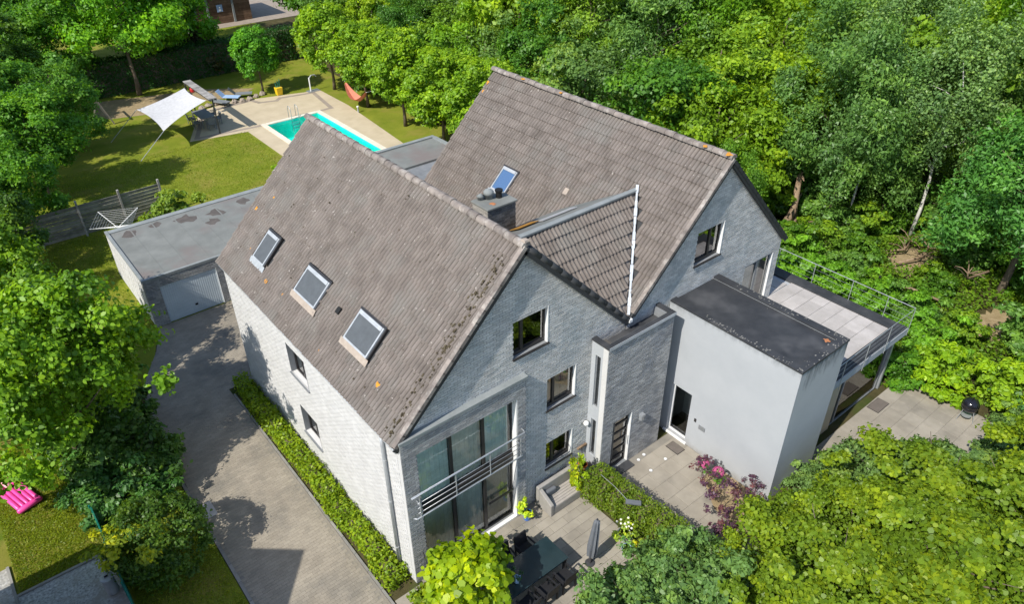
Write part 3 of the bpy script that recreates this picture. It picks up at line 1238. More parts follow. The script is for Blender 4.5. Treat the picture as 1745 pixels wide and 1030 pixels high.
# gable
BAY = (0.46, 3.88)
gw = [(BAY[0], BAY[1], 0.02, 2.5), (BAY[0], BAY[1], 2.78, 5.08), (3.87, 5.12, 6.41, 7.65), (5.15, 6.31, 3.74, 4.97), (5.17, 6.29, 1.2, 2.31)]
wall(A, "gable_wall", (0, 0, 0), (1, 0, 0), (0, -1, 0), [(0, 0.281, 8.4), (5.58, 0.281, 8.4), (9.78, 4.2, 4.2)],
     [(BAY[0], BAY[1], 0.02, 5.08)] + gw[2:], 0.28, "mortar_grey", "brick_paint", seed=3)
wall(A, "rear_wall", (8.4, 11.8, 0), (-1, 0, 0), (0, 1, 0), [(0, 0, 8.4), (5.58, 0, 8.4), (9.78, 4.2, 4.2)], [], 0.2, "mortar_grey")
# projecting bay frame
wall(A, "bay_frame", (0, -0.16, 0), (1, 0, 0), (0, -1, 0), [(0, 0.0, 4.2), (5.68, 0.0, 4.2)], [(BAY[0], BAY[1], -0.1, 5.08)], 0.155, "mortar_dark", "brick_grey", seed=5)
q = MB()
q.box(-0.03, 4.23, -0.22, 0.0, 5.682, 5.76)
q.build("bay_ledge", "felt_edge", A)
q = MB()
q.box(-0.004, 0.0, -0.158, -0.001, 0.0, 5.68)
q.build("bay_cheek", "brick_white", A)
O_, U_, N_ = (0, 0, 0), (1, 0, 0), (0, -1, 0)
window(A, O_, U_, N_, BAY[0], BAY[1], 2.78, 5.08, cols=(0.35, 0.68), rec=0.06, depth=2.2, room="room_light", fw=0.07, bottom_bar=0.0,
       curtain=[(0.5, 1.6, "sheer"), (1.66, 2.75, "curtain"), (2.8, 3.8, "sheer")], name="bay_window", glass="glass_low")
window(A, O_, U_, N_, BAY[0], BAY[1], 0.03, 2.5, cols=(0.35, 0.68), rec=0.06, depth=1.6, room="room", fw=0.07,
       curtain=[(0.5, 1.75, "curtain"), (1.8, 2.75, "curtain"), (2.8, 3.8, "blind")], name="bay_door", glass="glass_low")
q = MB()
q.box(2.86, 3.8, -0.035, 0.0, 1.2, 1.27)
q.build("door_rail", "frame_dark", A)
q = MB()
q.box(BAY[0], BAY[1], 0.0, 0.22, 2.502, 2.778)
q.build("spandrel", "frame_dark", A)
q = MB()
q.box(3.845, 3.879, -0.15, 0.05, 0.03, 5.07)
q.box(BAY[0], 3.84, -0.15, -0.02, -0.001, 0.045)
q.build("bay_reveal", "white_paint", A)
for w_, kw in ((gw[2], dict(cols=(0.3,), curtain=None, depth=1.4)), (gw[3], dict(cols=(0.3,), curtain=[(5.2, 5.9, "blind"), (5.9, 6.3, "blind")])), (gw[4], dict(cols=(0.32,), depth=1.2))):
    window(A, O_, U_, N_, *w_, rec=0.1, sill="frame_dark", reveal=None, fw=0.065, bottom_bar=0.05, **kw)
# white right-hand reveals catch the sun
for w_ in gw[2:]:
    q = MB()
    q.box(w_[1] - 0.012, w_[1] + 0.02, -0.018, 0.098, w_[2], w_[3])
    q.build("reveal", "white_paint", A)
# french balcony railing
rail = MB()
yb = -0.36
rail.tube([(0.12, yb + 0.03, 3.78), (0.05, yb, 3.82), (3.98, yb, 3.82), (4.02, yb + 0.1, 3.82), (4.02, -0.16, 3.82)], 0.024, 8)
for z in (3.12, 3.32, 3.5):
    rail.tube([(0.22, yb, z), (3.86, yb, z)], 0.011, 6)
rail.tube([(0.1, yb + 0.08, 2.93), (0.16, yb, 2.93), (3.9, yb, 2.93), (3.98, -0.16, 2.93)], 0.024, 8)
ro = rail.build("balcony_railing", "steel", A, smooth=True)
for x in (0.3, 1.5, 2.7, 3.84):
    q = MB()
    q.tube([(x, yb, 2.93), (x, yb, 3.82)], 0.018, 6)
    q.build("baluster", "steel", ro)
for x in (0.3, 3.84):
    q = MB()
    q.bar((x, yb, 3.4), (x, -0.15, 3.4), 0.015)
    q.build("bracket", "steel", ro)
# gutter, downpipe
q = MB()
q.tube([(-0.07, -0.1, 5.44), (-0.07, 11.9, 5.44)], 0.05, 8)
q.build("gutter", "zinc", A, smooth=True)
q = MB()
q.tube([(-0.09, 0.62, 5.42), (-0.09, 0.62, 5.2), (-0.09, 0.62, 0.05)], 0.05, 10)
q.build("downpipe", "zinc", A, smooth=True)
for z in (1.0, 3.0, 4.6):
    q = MB()
    q.lathe((-0.09, 0.62, z), [(0.062, -0.02), (0.062, 0.02)], 10)
    q.build("pipe_clamp", "lead", A)
# roof
VL = math.sqrt(2) * 4.32
VR = math.sqrt(2) * 4.2
roofL = roof_deck(A, (-0.12, 11.95, 5.56), (0, -1, 0), (1, 0, 1), 12.07, VL)
roofR = roof_deck(A, (8.4, -0.12, 5.68), (0, 1, 0), (-1, 0, 1), 12.07, VR)
SKY = [(9.13, 9.97, 0.66, 1.42), (5.6, 6.98, 0.76, 1.42), (2.48, 3.76, 0.76, 1.45)]


def keepL(u, v):
    y = 11.95 - u
    x = -0.12 + v * S2
    for y0, y1, x0, x1 in SKY:
        if y0 - 0.04 < y < y1 + 0.04 and x0 - 0.05 < x < x1 + 0.08:
            return False
    return True


tL = slope_tiles((-0.12, 11.95, 5.56), (0, -1, 0), (1, 0, 1), 12.07, VL - 0.05, keepL, 11)
tR = slope_tiles((8.4, -0.12, 5.68), (0, 1, 0), (-1, 0, 1), 12.07, VR - 0.05, lambda u, v: v > (1.9 if u < 6.5 else 0.1), 12)
for i, (y0, y1, x0, x1) in enumerate(SKY):
    skylight(A, (-0.12, 11.95, 5.56), (0, -1, 0), (1, 0, 1), 11.95 - y1, 11.95 - y0, (x0 + 0.12) / S2, (x1 + 0.12) / S2,
             apron="zinc" if i == 0 else "flash_beige", apron_len=0.2)
# roof between the gables, facing the front
VT = Vector((0, 2.35, 2.64))
CO = Vector((5.6, -0.0, 5.78))
cl = VT.length
roofC = MB()
roofC.poly([(8.4, 0.0, 5.78), (11.06, 2.35, 8.42), (5.74, 2.35, 8.42)])
roofC.poly([(8.4, 0.05, 5.66), (5.8, 2.38, 8.28), (11.0, 2.38, 8.28)])
roofC = roofC.build("link_roof", "ridge", A)


def keepC(u, v):
    z = 5.78 + 2.64 * v / cl
    x = 5.4 + u
    return (14.1 - z) - 0.1 < x < (z + 2.62) - 0.12


tC = slope_tiles((5.4, 0.0, 5.78), (1, 0, 0), VT, 5.8, cl - 0.02, keepC, 13)
lay_tiles(A, [(roofL, tL, True), (roofC, tC, True), (roofR, tR, False)])
ridge_caps(A, (4.2, -0.14, 9.93), (4.2, 11.97, 9.93))
# link roof back slope: grey sheet falling towards the chimney, ridge trim
q = MB()
p1, p2 = Vector((5.72, 2.33, 8.50)), Vector((11.1, 2.33, 8.50))
p3, p4 = Vector((9.75, 4.65, 7.28)), Vector((6.85, 4.65, 7.28))
q.poly([p1, p2, p3, p4])
q.build("link_back_sheet", "felt", A)
q = MB()
q.bar((5.75, 2.33, 8.49), (11.08, 2.33, 8.49), 0.09, 0.03)
q.build("link_ridge_trim", "felt_edge", A)
q = MB()
q.obox((8.6, 3.5, 7.93), ((1, 0, 0.0), (0, 2.32, -1.22), (0, 1.22, 2.32)), (0.75, 0.18, 0.012))
q.build("sheet_patch", "lead", A)
# white valley flashing
q = MB()
va, vb = Vector((8.47, -0.05, 5.80)), Vector((11.12, 2.36, 8.56))
n = 16
for i in range(n):
    pa, pb = va.lerp(vb, i / n), va.lerp(vb, (i + 1) / n)
    off = Vector((0, 0, 0.06 + 0.01 * math.sin(i * 2.2)))
    q.bar(pa + off, pb + off, 0.042 + 0.012 * math.sin(i * 1.7), 0.01, up=(-0.6, -0.6, 0.8))
q.build("valley_flashing", "flashing_grey", A)
q = MB()
q.box(8.39, 8.52, -0.2, -0.02, 5.66, 5.76)
q.build("valley_spout", "white_paint", A)
# dark verge caps on the right rake
D = Vector((1, 0, -1)).normalized()
for i in range(11):
    q = MB()
    q.t = random.random()
    p0 = Vector((4.33, -0.08, 9.80)) + D * (i * 0.53)
    q.tube([p0, p0 + D * 0.54], [0.105, 0.095], 10)
    q.build("verge_cap", "fascia", A, smooth=True)
# left verge: irregular edge tiles on the rake
D = Vector((1, 0, 1)).normalized()
for i in range(16):
    q = MB()
    q.t = random.random()
    p0 = Vector((-0.1, -0.1, 5.64)) + D * (i * 0.378)
    q.obox(p0 + D * 0.19, (D, (0, 1, 0), (-1, 0, 1)), (0.2, 0.07, 0.05 + random.uniform(0, 0.012)))
    q.build("verge_tile", "ridge", A)
q = MB()
q.bar((-0.12, -0.135, 5.50), (4.2, -0.135, 9.80), 0.018, 0.09, up=(-1, 0, 1))
q.build("barge_board", "fascia", A)
q = MB()
q.bar((8.4, -0.135, 5.62), (4.2, -0.135, 9.80), 0.018, 0.09, up=(1, 0, 1))
q.build("barge_board", "fascia", A)
NL = (-S2, 0, S2)
for i, (x, y, s_) in enumerate(((0.45, 8.6, 0.09), (0.5, 7.4, 0.06), (0.55, 1.6, 0.09), (1.6, 11.5, 0.09), (2.1, 10.9, 0.06), (0.75, 10.4, 0.05), (0.2, 4.4, 0.05))):
    blotch(A, (x - 0.075 + 0.02, y, 5.68 + x + 0.075 - 0.02), (0, -1, 0), (1, 0, 1), s_, seed=i)
blotch(A, (4.2, -0.1, 10.07), (1, 0, 0), (0, 1, 0), 0.13, "flash_beige", "mortar_cap", 3, 0.05)
# moss lumps along the left verge and scattered under the ridge
rn = random.Random(77)
surf("moss_dark", (0.06, 0.05, 0.035), (0.12, 0.1, 0.065), 9, 0.98, 0.05, 0.6, 60)
mo = MB()
for i in range(210):
    if i < 150:
        x, y = rn.uniform(0.0, 3.9), 0.14 + abs(rn.gauss(0, 0.16))
    else:
        x, y = rn.uniform(-0.05, 4.0), rn.uniform(0.2, 11.6)
    s_ = rn.uniform(0.01, 0.032) * (1 if i < 150 else 0.6)
    c_ = Vector((x - 0.06, y, 5.68 + x + 0.06))
    mo.obox(c_, ((1, 0, 1), (0, 1, 0), (-1, 0, 1)), (s_ * 1.3, s_ * 0.8, 0.018))
mo = mo.build("moss", "moss_dark", A)
mo['kind'] = 'stuff'
# vent tile
q = MB()
q.obox((1.05, 4.6, 6.83), ((0, 1, 0), (1, 0, 1), (-1, 0, 1)), (0.09, 0.1, 0.07))
q.build("vent_tile", "black", A)
# chimney
wall(A, "chimney", (6.25, 4.15, 0), (1, 0, 0), (0, -1, 0), [(7.0, 0, 1.12), (8.55, 0, 1.12)], [], 0.8, "mortar_dark", "chim_brick", seed=8, bname="brick_course")
wall(A, "chimney_side", (6.249, 4.151, 0), (0, 1, 0), (-1, 0, 0), [(7.0, 0, 0.8), (8.55, 0, 0.8)], [], 0.002, "mortar_grey", "chim_brick_pale", seed=9)
q = MB()
q.box(6.2, 7.42, 4.1, 4.99, 8.552, 8.62)
q.build("chimney_cap", "felt", A, bevel=0.015)
q = MB()
q.lathe((6.75, 4.75, 8.62), [(0.13, 0), (0.13, 0.14), (0.17, 0.15), (0.17, 0.24), (0.12, 0.3), (0.02, 0.34)], 14)
q.lathe((6.5, 4.85, 8.62), [(0.1, 0), (0.1, 0.1), (0.14, 0.12), (0.02, 0.2)], 12)
q.build("chimney_cowl", "felt_edge", A, smooth=True)
q = MB()
q.lathe((7.05, 4.6, 8.62), [(0.1, 0), (0.1, 0.2), (0.13, 0.22), (0.13, 0.28)], 12)
q.build("chimney_pot", "black", A)
blotch(A, (6.6, 4.35, 8.625), (1, 0, 0), (0, 1, 0), 0.1, "terracotta", "rust_patch", 5)
q = MB()
q.poly([(6.9, 4.1, 7.62), (8.0, 4.1, 7.62), (7.9, 3.55, 7.92), (7.0, 3.55, 7.92)])
q.build("moss_patch", "moss", A)
# stair tower with door, part of the left house
wall(A, "stair_tower_wall", (6.97, -0.706, 0), (1, 0, 0), (0, -1, 0), [(0, 0, 2.96), (5.6, 0, 2.96)], [(0.5, 1.37, 0.06, 2.3)], 0.2, "mortar_dark", "brick_grey", seed=15)
slit = [(0.30, 0.52, 3.05, 5.12), (0.3, 0.52, 0.9, 2.5)]
wall(A, "stair_tower_cheek", (6.97, -0.706, 0), (0, 1, 0), (-1, 0, 0), [(0, 0.201, 0.705), (5.6, 0.201, 0.705)], slit, 0.15, "stucco", None)
q = MB()
q.box(6.962, 6.969, -0.706, -0.5, 0, 5.6)
q.build("corner_render", "brick_white", A)
for s_ in slit:
    window(A, (6.97, -0.706, 0), (0, 1, 0), (-1, 0, 0), *s_, cols=(), rec=0.05, fw=0.03, depth=0.6, frame="frame_grey", name="slit_window")
q = MB()
q.box(9.73, 9.93, -0.505, -0.001, 0, 5.6)
q.build("stair_tower_cheek", "mortar_dark", A)
q = MB()
q.box(6.93, 9.97, -0.75, -0.58, 5.602, 5.68)
q.box(6.93, 7.12, -0.579, -0.01, 5.602, 5.68)
q.box(9.8, 9.97, -0.579, -0.01, 5.602, 5.68)
q.build("parapet_cap", "membrane", A)
q = MB()
q.box(6.95, 9.95, -0.765, -0.751, 5.58, 5.69)
q.build("parapet_trim", "zinc", A)
q = MB()
q.box(7.125, 9.795, -0.575, -0.02, 5.2, 5.3)
q.build("tower_roof", "membrane", A)
window(A, (6.97, -0.706, 0), (1, 0, 0), (0, -1, 0), 0.5, 1.37, 0.06, 2.3, cols=(), rows=(0.17, 0.34, 0.51, 0.68, 0.85), rec=0.1, depth=0.9, fw=0.07, name="entrance_door", room="room_light", frame="frame_dark")
q = MB()
q.box(8.33, 8.365, -0.725, -0.61, 0.06, 2.3)
q.build("reveal", "white_paint", A)
q = MB()
q.bar((8.2, -0.70, 0.95), (8.2, -0.70, 1.35), 0.015)
q.build("door_handle", "steel", A)
q = MB()
q.box(7.42, 8.4, -1.05, -0.72, 0.016, 0.05)
q.build("door_step", "membrane", A)
q = MB()
q.box(8.72, 8.9, -0.86, -0.72, 1.92, 2.0)
q.box(8.74, 8.88, -0.84, -0.72, 1.75, 1.92)
q.build("wall_lamp", "steel", A)
q = MB()
q.lathe((6.82, -0.12, 2.3), [(0.02, -0.1), (0.08, -0.06), (0.1, 0.0), (0.08, 0.06), (0.02, 0.1)], 14)
q.box(6.82, 6.97, -0.13, -0.11, 2.29, 2.31)
q.build("globe_lamp", "white_paint", A, smooth=True)

# ---------------------------------------------------------------- right house
B = thing("brick_house", "right house behind, with the far gable, blue roof window and doors onto the terrace", "house", (12.6, 6.0, 0))
bw = [(3.1, 4.45, 6.4, 7.65), (6.25, 7.95, 3.06, 5.1)]
wall(B, "gable_wall", (8.45, 0.0, 0), (1, 0, 0), (0, -1, 0), [(0, 0, 8.35), (5.64, 0, 8.35), (9.82, 4.16, 4.16)], bw, 0.28, "mortar_grey", "brick_paint", seed=21)
wall(B, "side_wall", (16.8, 0.281, 0), (0, 1, 0), (1, 0, 0), [(0, 0, 11.5), (5.6, 0, 11.5)], [], 0.25, "mortar_white")
wall(B, "rear_wall", (16.75, 11.8, 0), (-1, 0, 0), (0, 1, 0), [(0, 0, 8.3), (5.6, 0, 8.3), (9.78, 4.15, 4.15)], [], 0.2, "mortar_grey")
window(B, (8.45, 0, 0), U_, N_, *bw[0], cols=(0.6,), rec=0.1, sill="frame_dark", fw=0.065, depth=1.3, bottom_bar=0.05)
window(B, (8.45, 0, 0), U_, N_, *bw[1], cols=(0.5,), rec=0.06, fw=0.07, depth=1.2, curtain=[(6.3, 7.05, "curtain"), (7.1, 7.5, "curtain")], name="terrace_door", frame="frame_grey", room="room_light")
for a_, b_, c_ in ((8.45 + 4.45, 6.4, 7.65), (8.45 + 7.95, 3.06, 5.1)):
    q = MB()
    q.box(a_ - 0.012, a_ + 0.02, -0.02, 0.098, b_, c_)
    q.build("reveal", "white_paint", B)
VB = math.sqrt(2) * 4.15
roofBL = roof_deck(B, (8.46, 11.95, 5.72), (0, -1, 0), (1, 0, 1), 12.07, VB)
roofBR = roof_deck(B, (16.86, -0.12, 5.66), (0, 1, 0), (-1, 0, 1), 12.07, math.sqrt(2) * 4.24)
SB = (7.42, 8.23, 9.55, 10.25)


def keepB(u, v):
    y = 11.95 - u
    x = 8.46 + v * S2
    if SB[0] - 0.04 < y < SB[1] + 0.04 and SB[2] - 0.05 < x < SB[3] + 0.08:
        return False
    z = 5.72 + v * S2
    if y < 2.3 and z < 5.9 + y * 1.12 and y > 0.25:
        return False
    return True


tBL = slope_tiles((8.46, 11.95, 5.72), (0, -1, 0), (1, 0, 1), 12.07, VB - 0.04, keepB, 31)
tBR = slope_tiles((16.86, -0.12, 5.66), (0, 1, 0), (-1, 0, 1), 12.07, VB + 0.05, None, 32)
lay_tiles(B, [(roofBL, tBL, True), (roofBR, tBR, False)])
skylight(B, (8.46, 11.95, 5.72), (0, -1, 0), (1, 0, 1), 11.95 - SB[1], 11.95 - SB[0], (SB[2] - 8.46) / S2, (SB[3] - 8.46) / S2, apron="zinc", pane="roof_glass", apron_len=0.2)
ridge_caps(B, (12.62, -0.14, 9.97), (12.62, 11.97, 9.97))
D = Vector((1, 0, 1)).normalized()
for i in range(15):
    q = MB()
    q.t = random.random()
    p0 = Vector((8.6, -0.1, 5.9)) + D * (i * 0.38)
    q.obox(p0 + D * 0.19, (D, (0, 1, 0), (-1, 0, 1)), (0.2, 0.07, 0.05 + random.uniform(0, 0.012)))
    q.build("verge_tile", "ridge", B)
D = Vector((1, 0, -1)).normalized()
for i in range(16):
    q = MB()
    q.t = random.random()
    p0 = Vector((12.66, -0.1, 9.86)) + D * (i * 0.375)
    q.obox(p0 + D * 0.19, (D, (0, 1, 0), (1, 0, 1)), (0.2, 0.07, 0.06))
    q.build("verge_tile", "fascia", B)
q = MB()
q.bar((8.6, -0.135, 5.8), (12.6, -0.135, 9.82), 0.018, 0.09, up=(-1, 0, 1))
q.build("barge_board", "fascia", B)
q = MB()
q.bar((16.9, -0.135, 5.56), (12.62, -0.135, 9.82), 0.018, 0.09, up=(1, 0, 1))
q.build("barge_board", "fascia", B)
q = MB()
q.tube([(16.93, -0.1, 5.55), (16.93, 11.9, 5.55)], 0.055, 8)
q.build("gutter", "zinc", B)
for i, (x, y, s_) in enumerate(((12.55, 0.0, 0.16), (12.5, 0.9, 0.1), (12.5, 9.9, 0.12), (12.5, 7.7, 0.09), (11.9, 11.8, 0.1), (12.2, 11.85, 0.12))):
    zz = 10.08 if x > 12.4 else 5.72 + (x - 8.46) + 0.09
    blotch(B, (x, y, zz), (0, -1, 0), (1, 0, 1 if x < 12.4 else 0.05), s_, seed=40 + i)
q = MB()
q.obox((10.33, 4.9, 7.68), ((0, 1, 0), (1, 0, 1), (-1, 0, 1)), (0.1, 0.12, 0.07))
q.build("vent_tile", "flash_beige", B)

# ---------------------------------------------------------------- stuccoed box
X = thing("box_extension", "tall pale grey plastered box with flat dark roof and glazed side door", "extension", (11.8, -2.5, 0))
bx0, bx1, by0, by1, bh = 10.57, 13.06, -4.92, -0.01, 5.45
wall(X, "wall", (bx0, by1, 0), (0, -1, 0), (-1, 0, 0), [(0, 0, by1 - by0), (bh, 0, by1 - by0)], [(0.55, 1.42, 0.1, 2.28)], 0.25, "stucco_lit")
wall(X, "wall", (bx0 + 0.2505, by0, 0), (1, 0, 0), (0, -1, 0), [(0, 0, bx1 - bx0 - 0.25), (bh, 0, bx1 - bx0 - 0.25)], [], 0.25, "stucco_stained")
q = MB()
q.box(bx1 - 0.25, bx1, by0 + 0.251, by1, 0, bh)
q.build("wall", "stucco", X)
q = MB()
q.box(bx0 + 0.251, bx1 - 0.251, by0 + 0.251, by1, bh - 0.15, bh - 0.02)
q.build("roof", "membrane", X)
q = MB()
e = 0.262
q.box(bx0 - 0.02, bx0 + e, by0 - 0.02, by1, bh + 0.001, bh + 0.07)
q.box(bx1 - e, bx1 + 0.02, by0 - 0.02, by1, bh + 0.001, bh + 0.07)
q.box(bx0 + e, bx1 - e, by0 - 0.02, by0 + e, bh + 0.001, bh + 0.07)
q.build("roof_upstand", "membrane", X)
rn = random.Random(3)
lc = MB()
for i in range(150):      # pale lichen crumbs along the roof edges
    k = rn.random()
    if k < 0.45:
        p = (bx0 + rn.gauss(0.08, 0.06), rn.uniform(by0, by0 + 3.6))
    elif k < 0.8:
        p = (bx1 - abs(rn.gauss(0.1, 0.09)), rn.uniform(by0, by1 - 0.8))
    else:
        p = (rn.uniform(bx0 + 0.3, bx1), by0 + abs(rn.gauss(0.1, 0.14)))
    s_ = rn.uniform(0.008, 0.026)
    zz = bh + 0.071 if (p[0] < bx0 + e or p[0] > bx1 - e or p[1] < by0 + e) else bh - 0.019
    lc.box(p[0] - s_, p[0] + s_, p[1] - s_ * 0.8, p[1] + s_ * 0.8, zz, zz + 0.01)
lo = lc.build("lichen_crumbs", "crumb", X)
lo['kind'] = 'stuff'
blotch(X, (bx1 - 0.45, by0 + 0.45, bh - 0.017), (1, 0, 0), (0, 1, 0), 0.12, "terracotta", "rust_patch", 9)
window(X, (bx0, by1, 0), (0, -1, 0), (-1, 0, 0), 0.55, 1.42, 0.1, 2.28, cols=(), rec=0.12, fw=0.07, frame="white_paint", room="room_light", depth=1.3, name="glass_door", glass="glass_low")
q = MB()
q.box(bx0 - 0.06, bx0 + 0.12, by1 - 1.5, by1 - 0.45, 0.02, 0.098)
q.build("door_sill", "white_paint", X)
q = MB()
q.box(bx0 - 0.025, bx0 - 0.001, by1 - 1.76, by1 - 1.68, 1.28, 1.42)
q.build("doorbell", "frame_dark", X)
q = MB()
q.box(bx0 - 0.03, bx0 - 0.001, by1 - 2.16, by1 - 1.9, 1.1, 1.27)
q.build("letter_plate", "frame_grey", X)

# ---------------------------------------------------------------- terrace
T = thing("roof_terrace", "roof terrace paved with pale slabs over a glazed garden room", "terrace", (16, -2.2, 0))
tz = 3.0
q = MB()
q.box(13.07, 18.85, -4.5, -0.02, 2.66, 2.96)
q.box(16.82, 18.85, -0.019, 2.5, 2.66, 2.96)
q.build("slab", "stucco", T)
q = MB()
q.box(13.08, 18.86, -4.53, -4.13, 2.961, 3.05)
q.box(18.3, 18.86, -4.129, 2.5, 2.961, 3.05)
q.build("dark_upstand", "membrane", T)
q = MB()
q.box(13.07, 18.88, -4.56, -4.531, 2.7, 3.0)
q.box(18.861, 18.88, -4.53, 2.5, 2.7, 3.0)
q.build("fascia_board", "stucco", T)
metas = []
for i in range(6):
    z_ = MB()
    z_.t = i / 5
    z_.box(0, 0.572, 0, 0.572, 0, 0.04)
    metas.append(z_.mesh("paving_slab", "terrace_slab"))
org = Vector(T['org'])
for i in range(9):
    for j in range(7):
        inst("paving_slab", random.choice(metas), T, Vector((13.1 + i * 0.578, -4.12 + j * 0.585, 2.964 + random.uniform(0, 0.004))) - org)
for j in range(4):
    for i in range(2):
        inst("paving_slab", random.choice(metas), T, Vector((16.9 + i * 0.6, 0.02 + j * 0.585, 2.964)) - org)
# garden room below
q = MB()
q.box(13.07, 15.2, -4.3, -4.15, 0, 2.655)
q.build("panel_wall", "deck_stone", T)
window(T, (13.07, -4.25, 0), U_, N_, 2.14, 5.6, 0.02, 2.65, cols=(0.1, 0.97), rec=0.0, fw=0.06, depth=3.0, frame="frame_grey", name="sliding_window", glass="glass_low")
q = MB()
q.box(18.70, 18.82, -4.32, -4.2, 0, 2.655)
q.build("post", "steel", T)
q = MB()
q.box(18.7, 18.78, -4.19, 2.4, 0, 2.655)
q.build("side_wall", "frame_dark", T)
# railing
rl = MB()
zt = 3.95
rl.tube([(18.8, 2.4, zt), (18.8, -4.6, zt), (13.3, -4.66, zt)], 0.016, 8)
rr_ = rl.build("railing", "steel", T)
for z_ in (3.25, 3.5, 3.72):
    q = MB()
    q.tube([(18.8, 2.4, z_), (18.8, -4.6, z_), (13.3, -4.66, z_)], 0.004, 5)
    q.build("cable", "steel", rr_)
for p in ((18.8, 1.0), (18.8, -0.6), (18.8, -2.2), (18.8, -3.6), (18.8, -4.6), (17.1, -4.62), (15.6, -4.64), (14.1, -4.66)):
    q = MB()
    q.tube([(p[0], p[1], 2.75), (p[0], p[1], zt)], 0.013, 6)
    q.build("post", "steel", rr_)

# ---------------------------------------------------------------- garages
G = thing("garage", "flat-roofed garage with white side wall and grey ribbed up-and-over door", "garage", (2, 20.8, 0))
gx0, gx1, gy0, gy1, gh = -1.8, 6.2, 18.05, 23.75, 2.32
wall(G, "front_wall", (gx0, gy0, 0), U_, N_, [(0, 0, gx1 - gx0), (gh, 0, gx1 - gx0)], [(0.6, 3.08, -0.1, 1.9)], 0.25, "mortar_grey", "brick_grey", seed=41)
wall(G, "side_wall", (gx0, gy0, 0), (0, 1, 0), (-1, 0, 0), [(0, 0.251, gy1 - gy0), (gh, 0.251, gy1 - gy0)], [], 0.25, "mortar_white", "brick_white", seed=42)
q = MB()
q.box(gx0 + 0.251, gx1, gy1 - 0.25, gy1, 0, gh)
q.box(gx1 - 0.25, gx1, gy0 + 0.251, gy1 - 0.251, 0, gh)
q.build("rear_wall", "mortar_grey", G)
q = MB()
q.box(gx0 + 0.1, gx1 - 0.1, gy0 + 0.1, gy1 - 0.1, gh + 0.002, gh + 0.05)
go = q.build("roof", "felt", G)
for i in range(8):
    q = MB()
    x = gx0 + 1.0 + i * 1.0
    if x < gx1 - 0.3:
        q.obox((x, 20.9, gh + 0.053), ((1, 0, 0), (0, 1, 0), (0, 0, 1)), (0.03, 2.65, 0.006))
        q.build("felt_seam", "felt", go)
for i, (x, y, s_) in enumerate(((-0.9, 22.9, 0.4), (0.3, 23.0, 0.35), (1.6, 22.7, 0.5), (3.0, 22.4, 0.5), (2.6, 21.6, 0.35), (4.6, 22.8, 0.4))):
    blotch(go, (x, y, gh + 0.0505), (1, 0, 0), (0, 1, 0), s_, "damp", "damp_patch", 60 + i, 0.002)
q = MB()
q.box(gx0 - 0.03, gx0 + 0.1, gy0 - 0.03, gy1 + 0.03, gh + 0.001, gh + 0.11)
q.box(gx0 + 0.101, gx1, gy0 - 0.03, gy0 + 0.1, gh + 0.001, gh + 0.11)
q.box(gx0 + 0.101, gx1, gy1 - 0.3, gy1 + 0.03, gh + 0.001, gh + 0.09)
q.build("roof_edge", "felt_edge", G)
dr = MB()
dr.box(gx0 + 0.6, gx0 + 3.08, gy0 + 0.032, gy0 + 0.07, 0.02, 1.9)
dro = dr.build("garage_door", "garage_door", G)
for i in range(27):
    q = MB()
    x = gx0 + 0.64 + i * 0.0905
    q.hexa([(x, gy0 + 0.032, 0.06), (x + 0.012, gy0 + 0.027, 0.06), (x + 0.05, gy0 + 0.027, 0.06), (x + 0.062, gy0 + 0.032, 0.06),
            (x, gy0 + 0.032, 1.86), (x + 0.012, gy0 + 0.027, 1.86), (x + 0.05, gy0 + 0.027, 1.86), (x + 0.062, gy0 + 0.032, 1.86)])
    q.build("rib", "garage_door", dro)
q = MB()
q.box(0.0, 0.12, gy0 - 0.02, gy0 + 0.012, 0.42, 0.5)
q.build("handle", "black", dro)
q = MB()
q.box(gx0 + 3.05, gx0 + 3.079, gy0 - 0.015, gy0 + 0.03, 0.0, 1.89)
q.build("reveal", "white_paint", G)
G2 = thing("garage", "low flat grey roof building behind the right house beside the pool", "garage", (13.5, 20.8, 0))
q = MB()
q.box(9.6, 16.7, 18.05, 23.4, 0, 2.4)
q.build("wall", "mortar_dark", G2)
q = MB()
q.box(9.5, 16.8, 20.6, 23.5, 2.402, 2.52)
q.build("roof", "felt", G2)
q = MB()
q.box(9.5, 16.8, 23.3, 23.56, 2.521, 2.6)
q.box(16.6, 16.84, 20.6, 23.29, 2.521, 2.6)
q.build("roof_edge", "felt_edge", G2)
q = MB()
q.box(9.5, 16.6, 12.5, 20.55, 2.0, 2.3)
q.build("lower_roof", "membrane", G2)
# neighbour's house, outside the frame to the left; its gable shadow falls on the driveway
NB = thing("neighbour_house", "neighbouring gabled house just beyond the left edge of the picture", "house", (-14, 1.8, 0))
nb = MB()
xg, xe, ya, hw, ze, zr = -9.97, -19.0, 1.82, 5.2, 2.8, 7.95
nb.prism([(xg, ya - hw), (xg, ya + hw), (xe, ya + hw), (xe, ya - hw)], 0, ze)
nb.poly([(xg, ya - hw, ze), (xg, ya + hw, ze), (xg, ya, zr)])
nb.poly([(xe, ya - hw, ze), (xe, ya + hw, ze), (xe, ya, zr)])
nb.build("wall", "neigh_wall", NB)
nb = MB()
for s_ in (-1, 1):
    p = [Vector((xg + 0.1, ya, zr)), Vector((xe - 0.1, ya, zr)), Vector((xe - 0.1, ya + s_ * hw, ze)), Vector((xg + 0.1, ya + s_ * hw, ze))]
    nb.hexa([v_ + Vector((0, 0, 0.01)) for v_ in p] + [v_ + Vector((0, 0, 0.12)) for v_ in p])
nb.build("roof", "tile", NB)

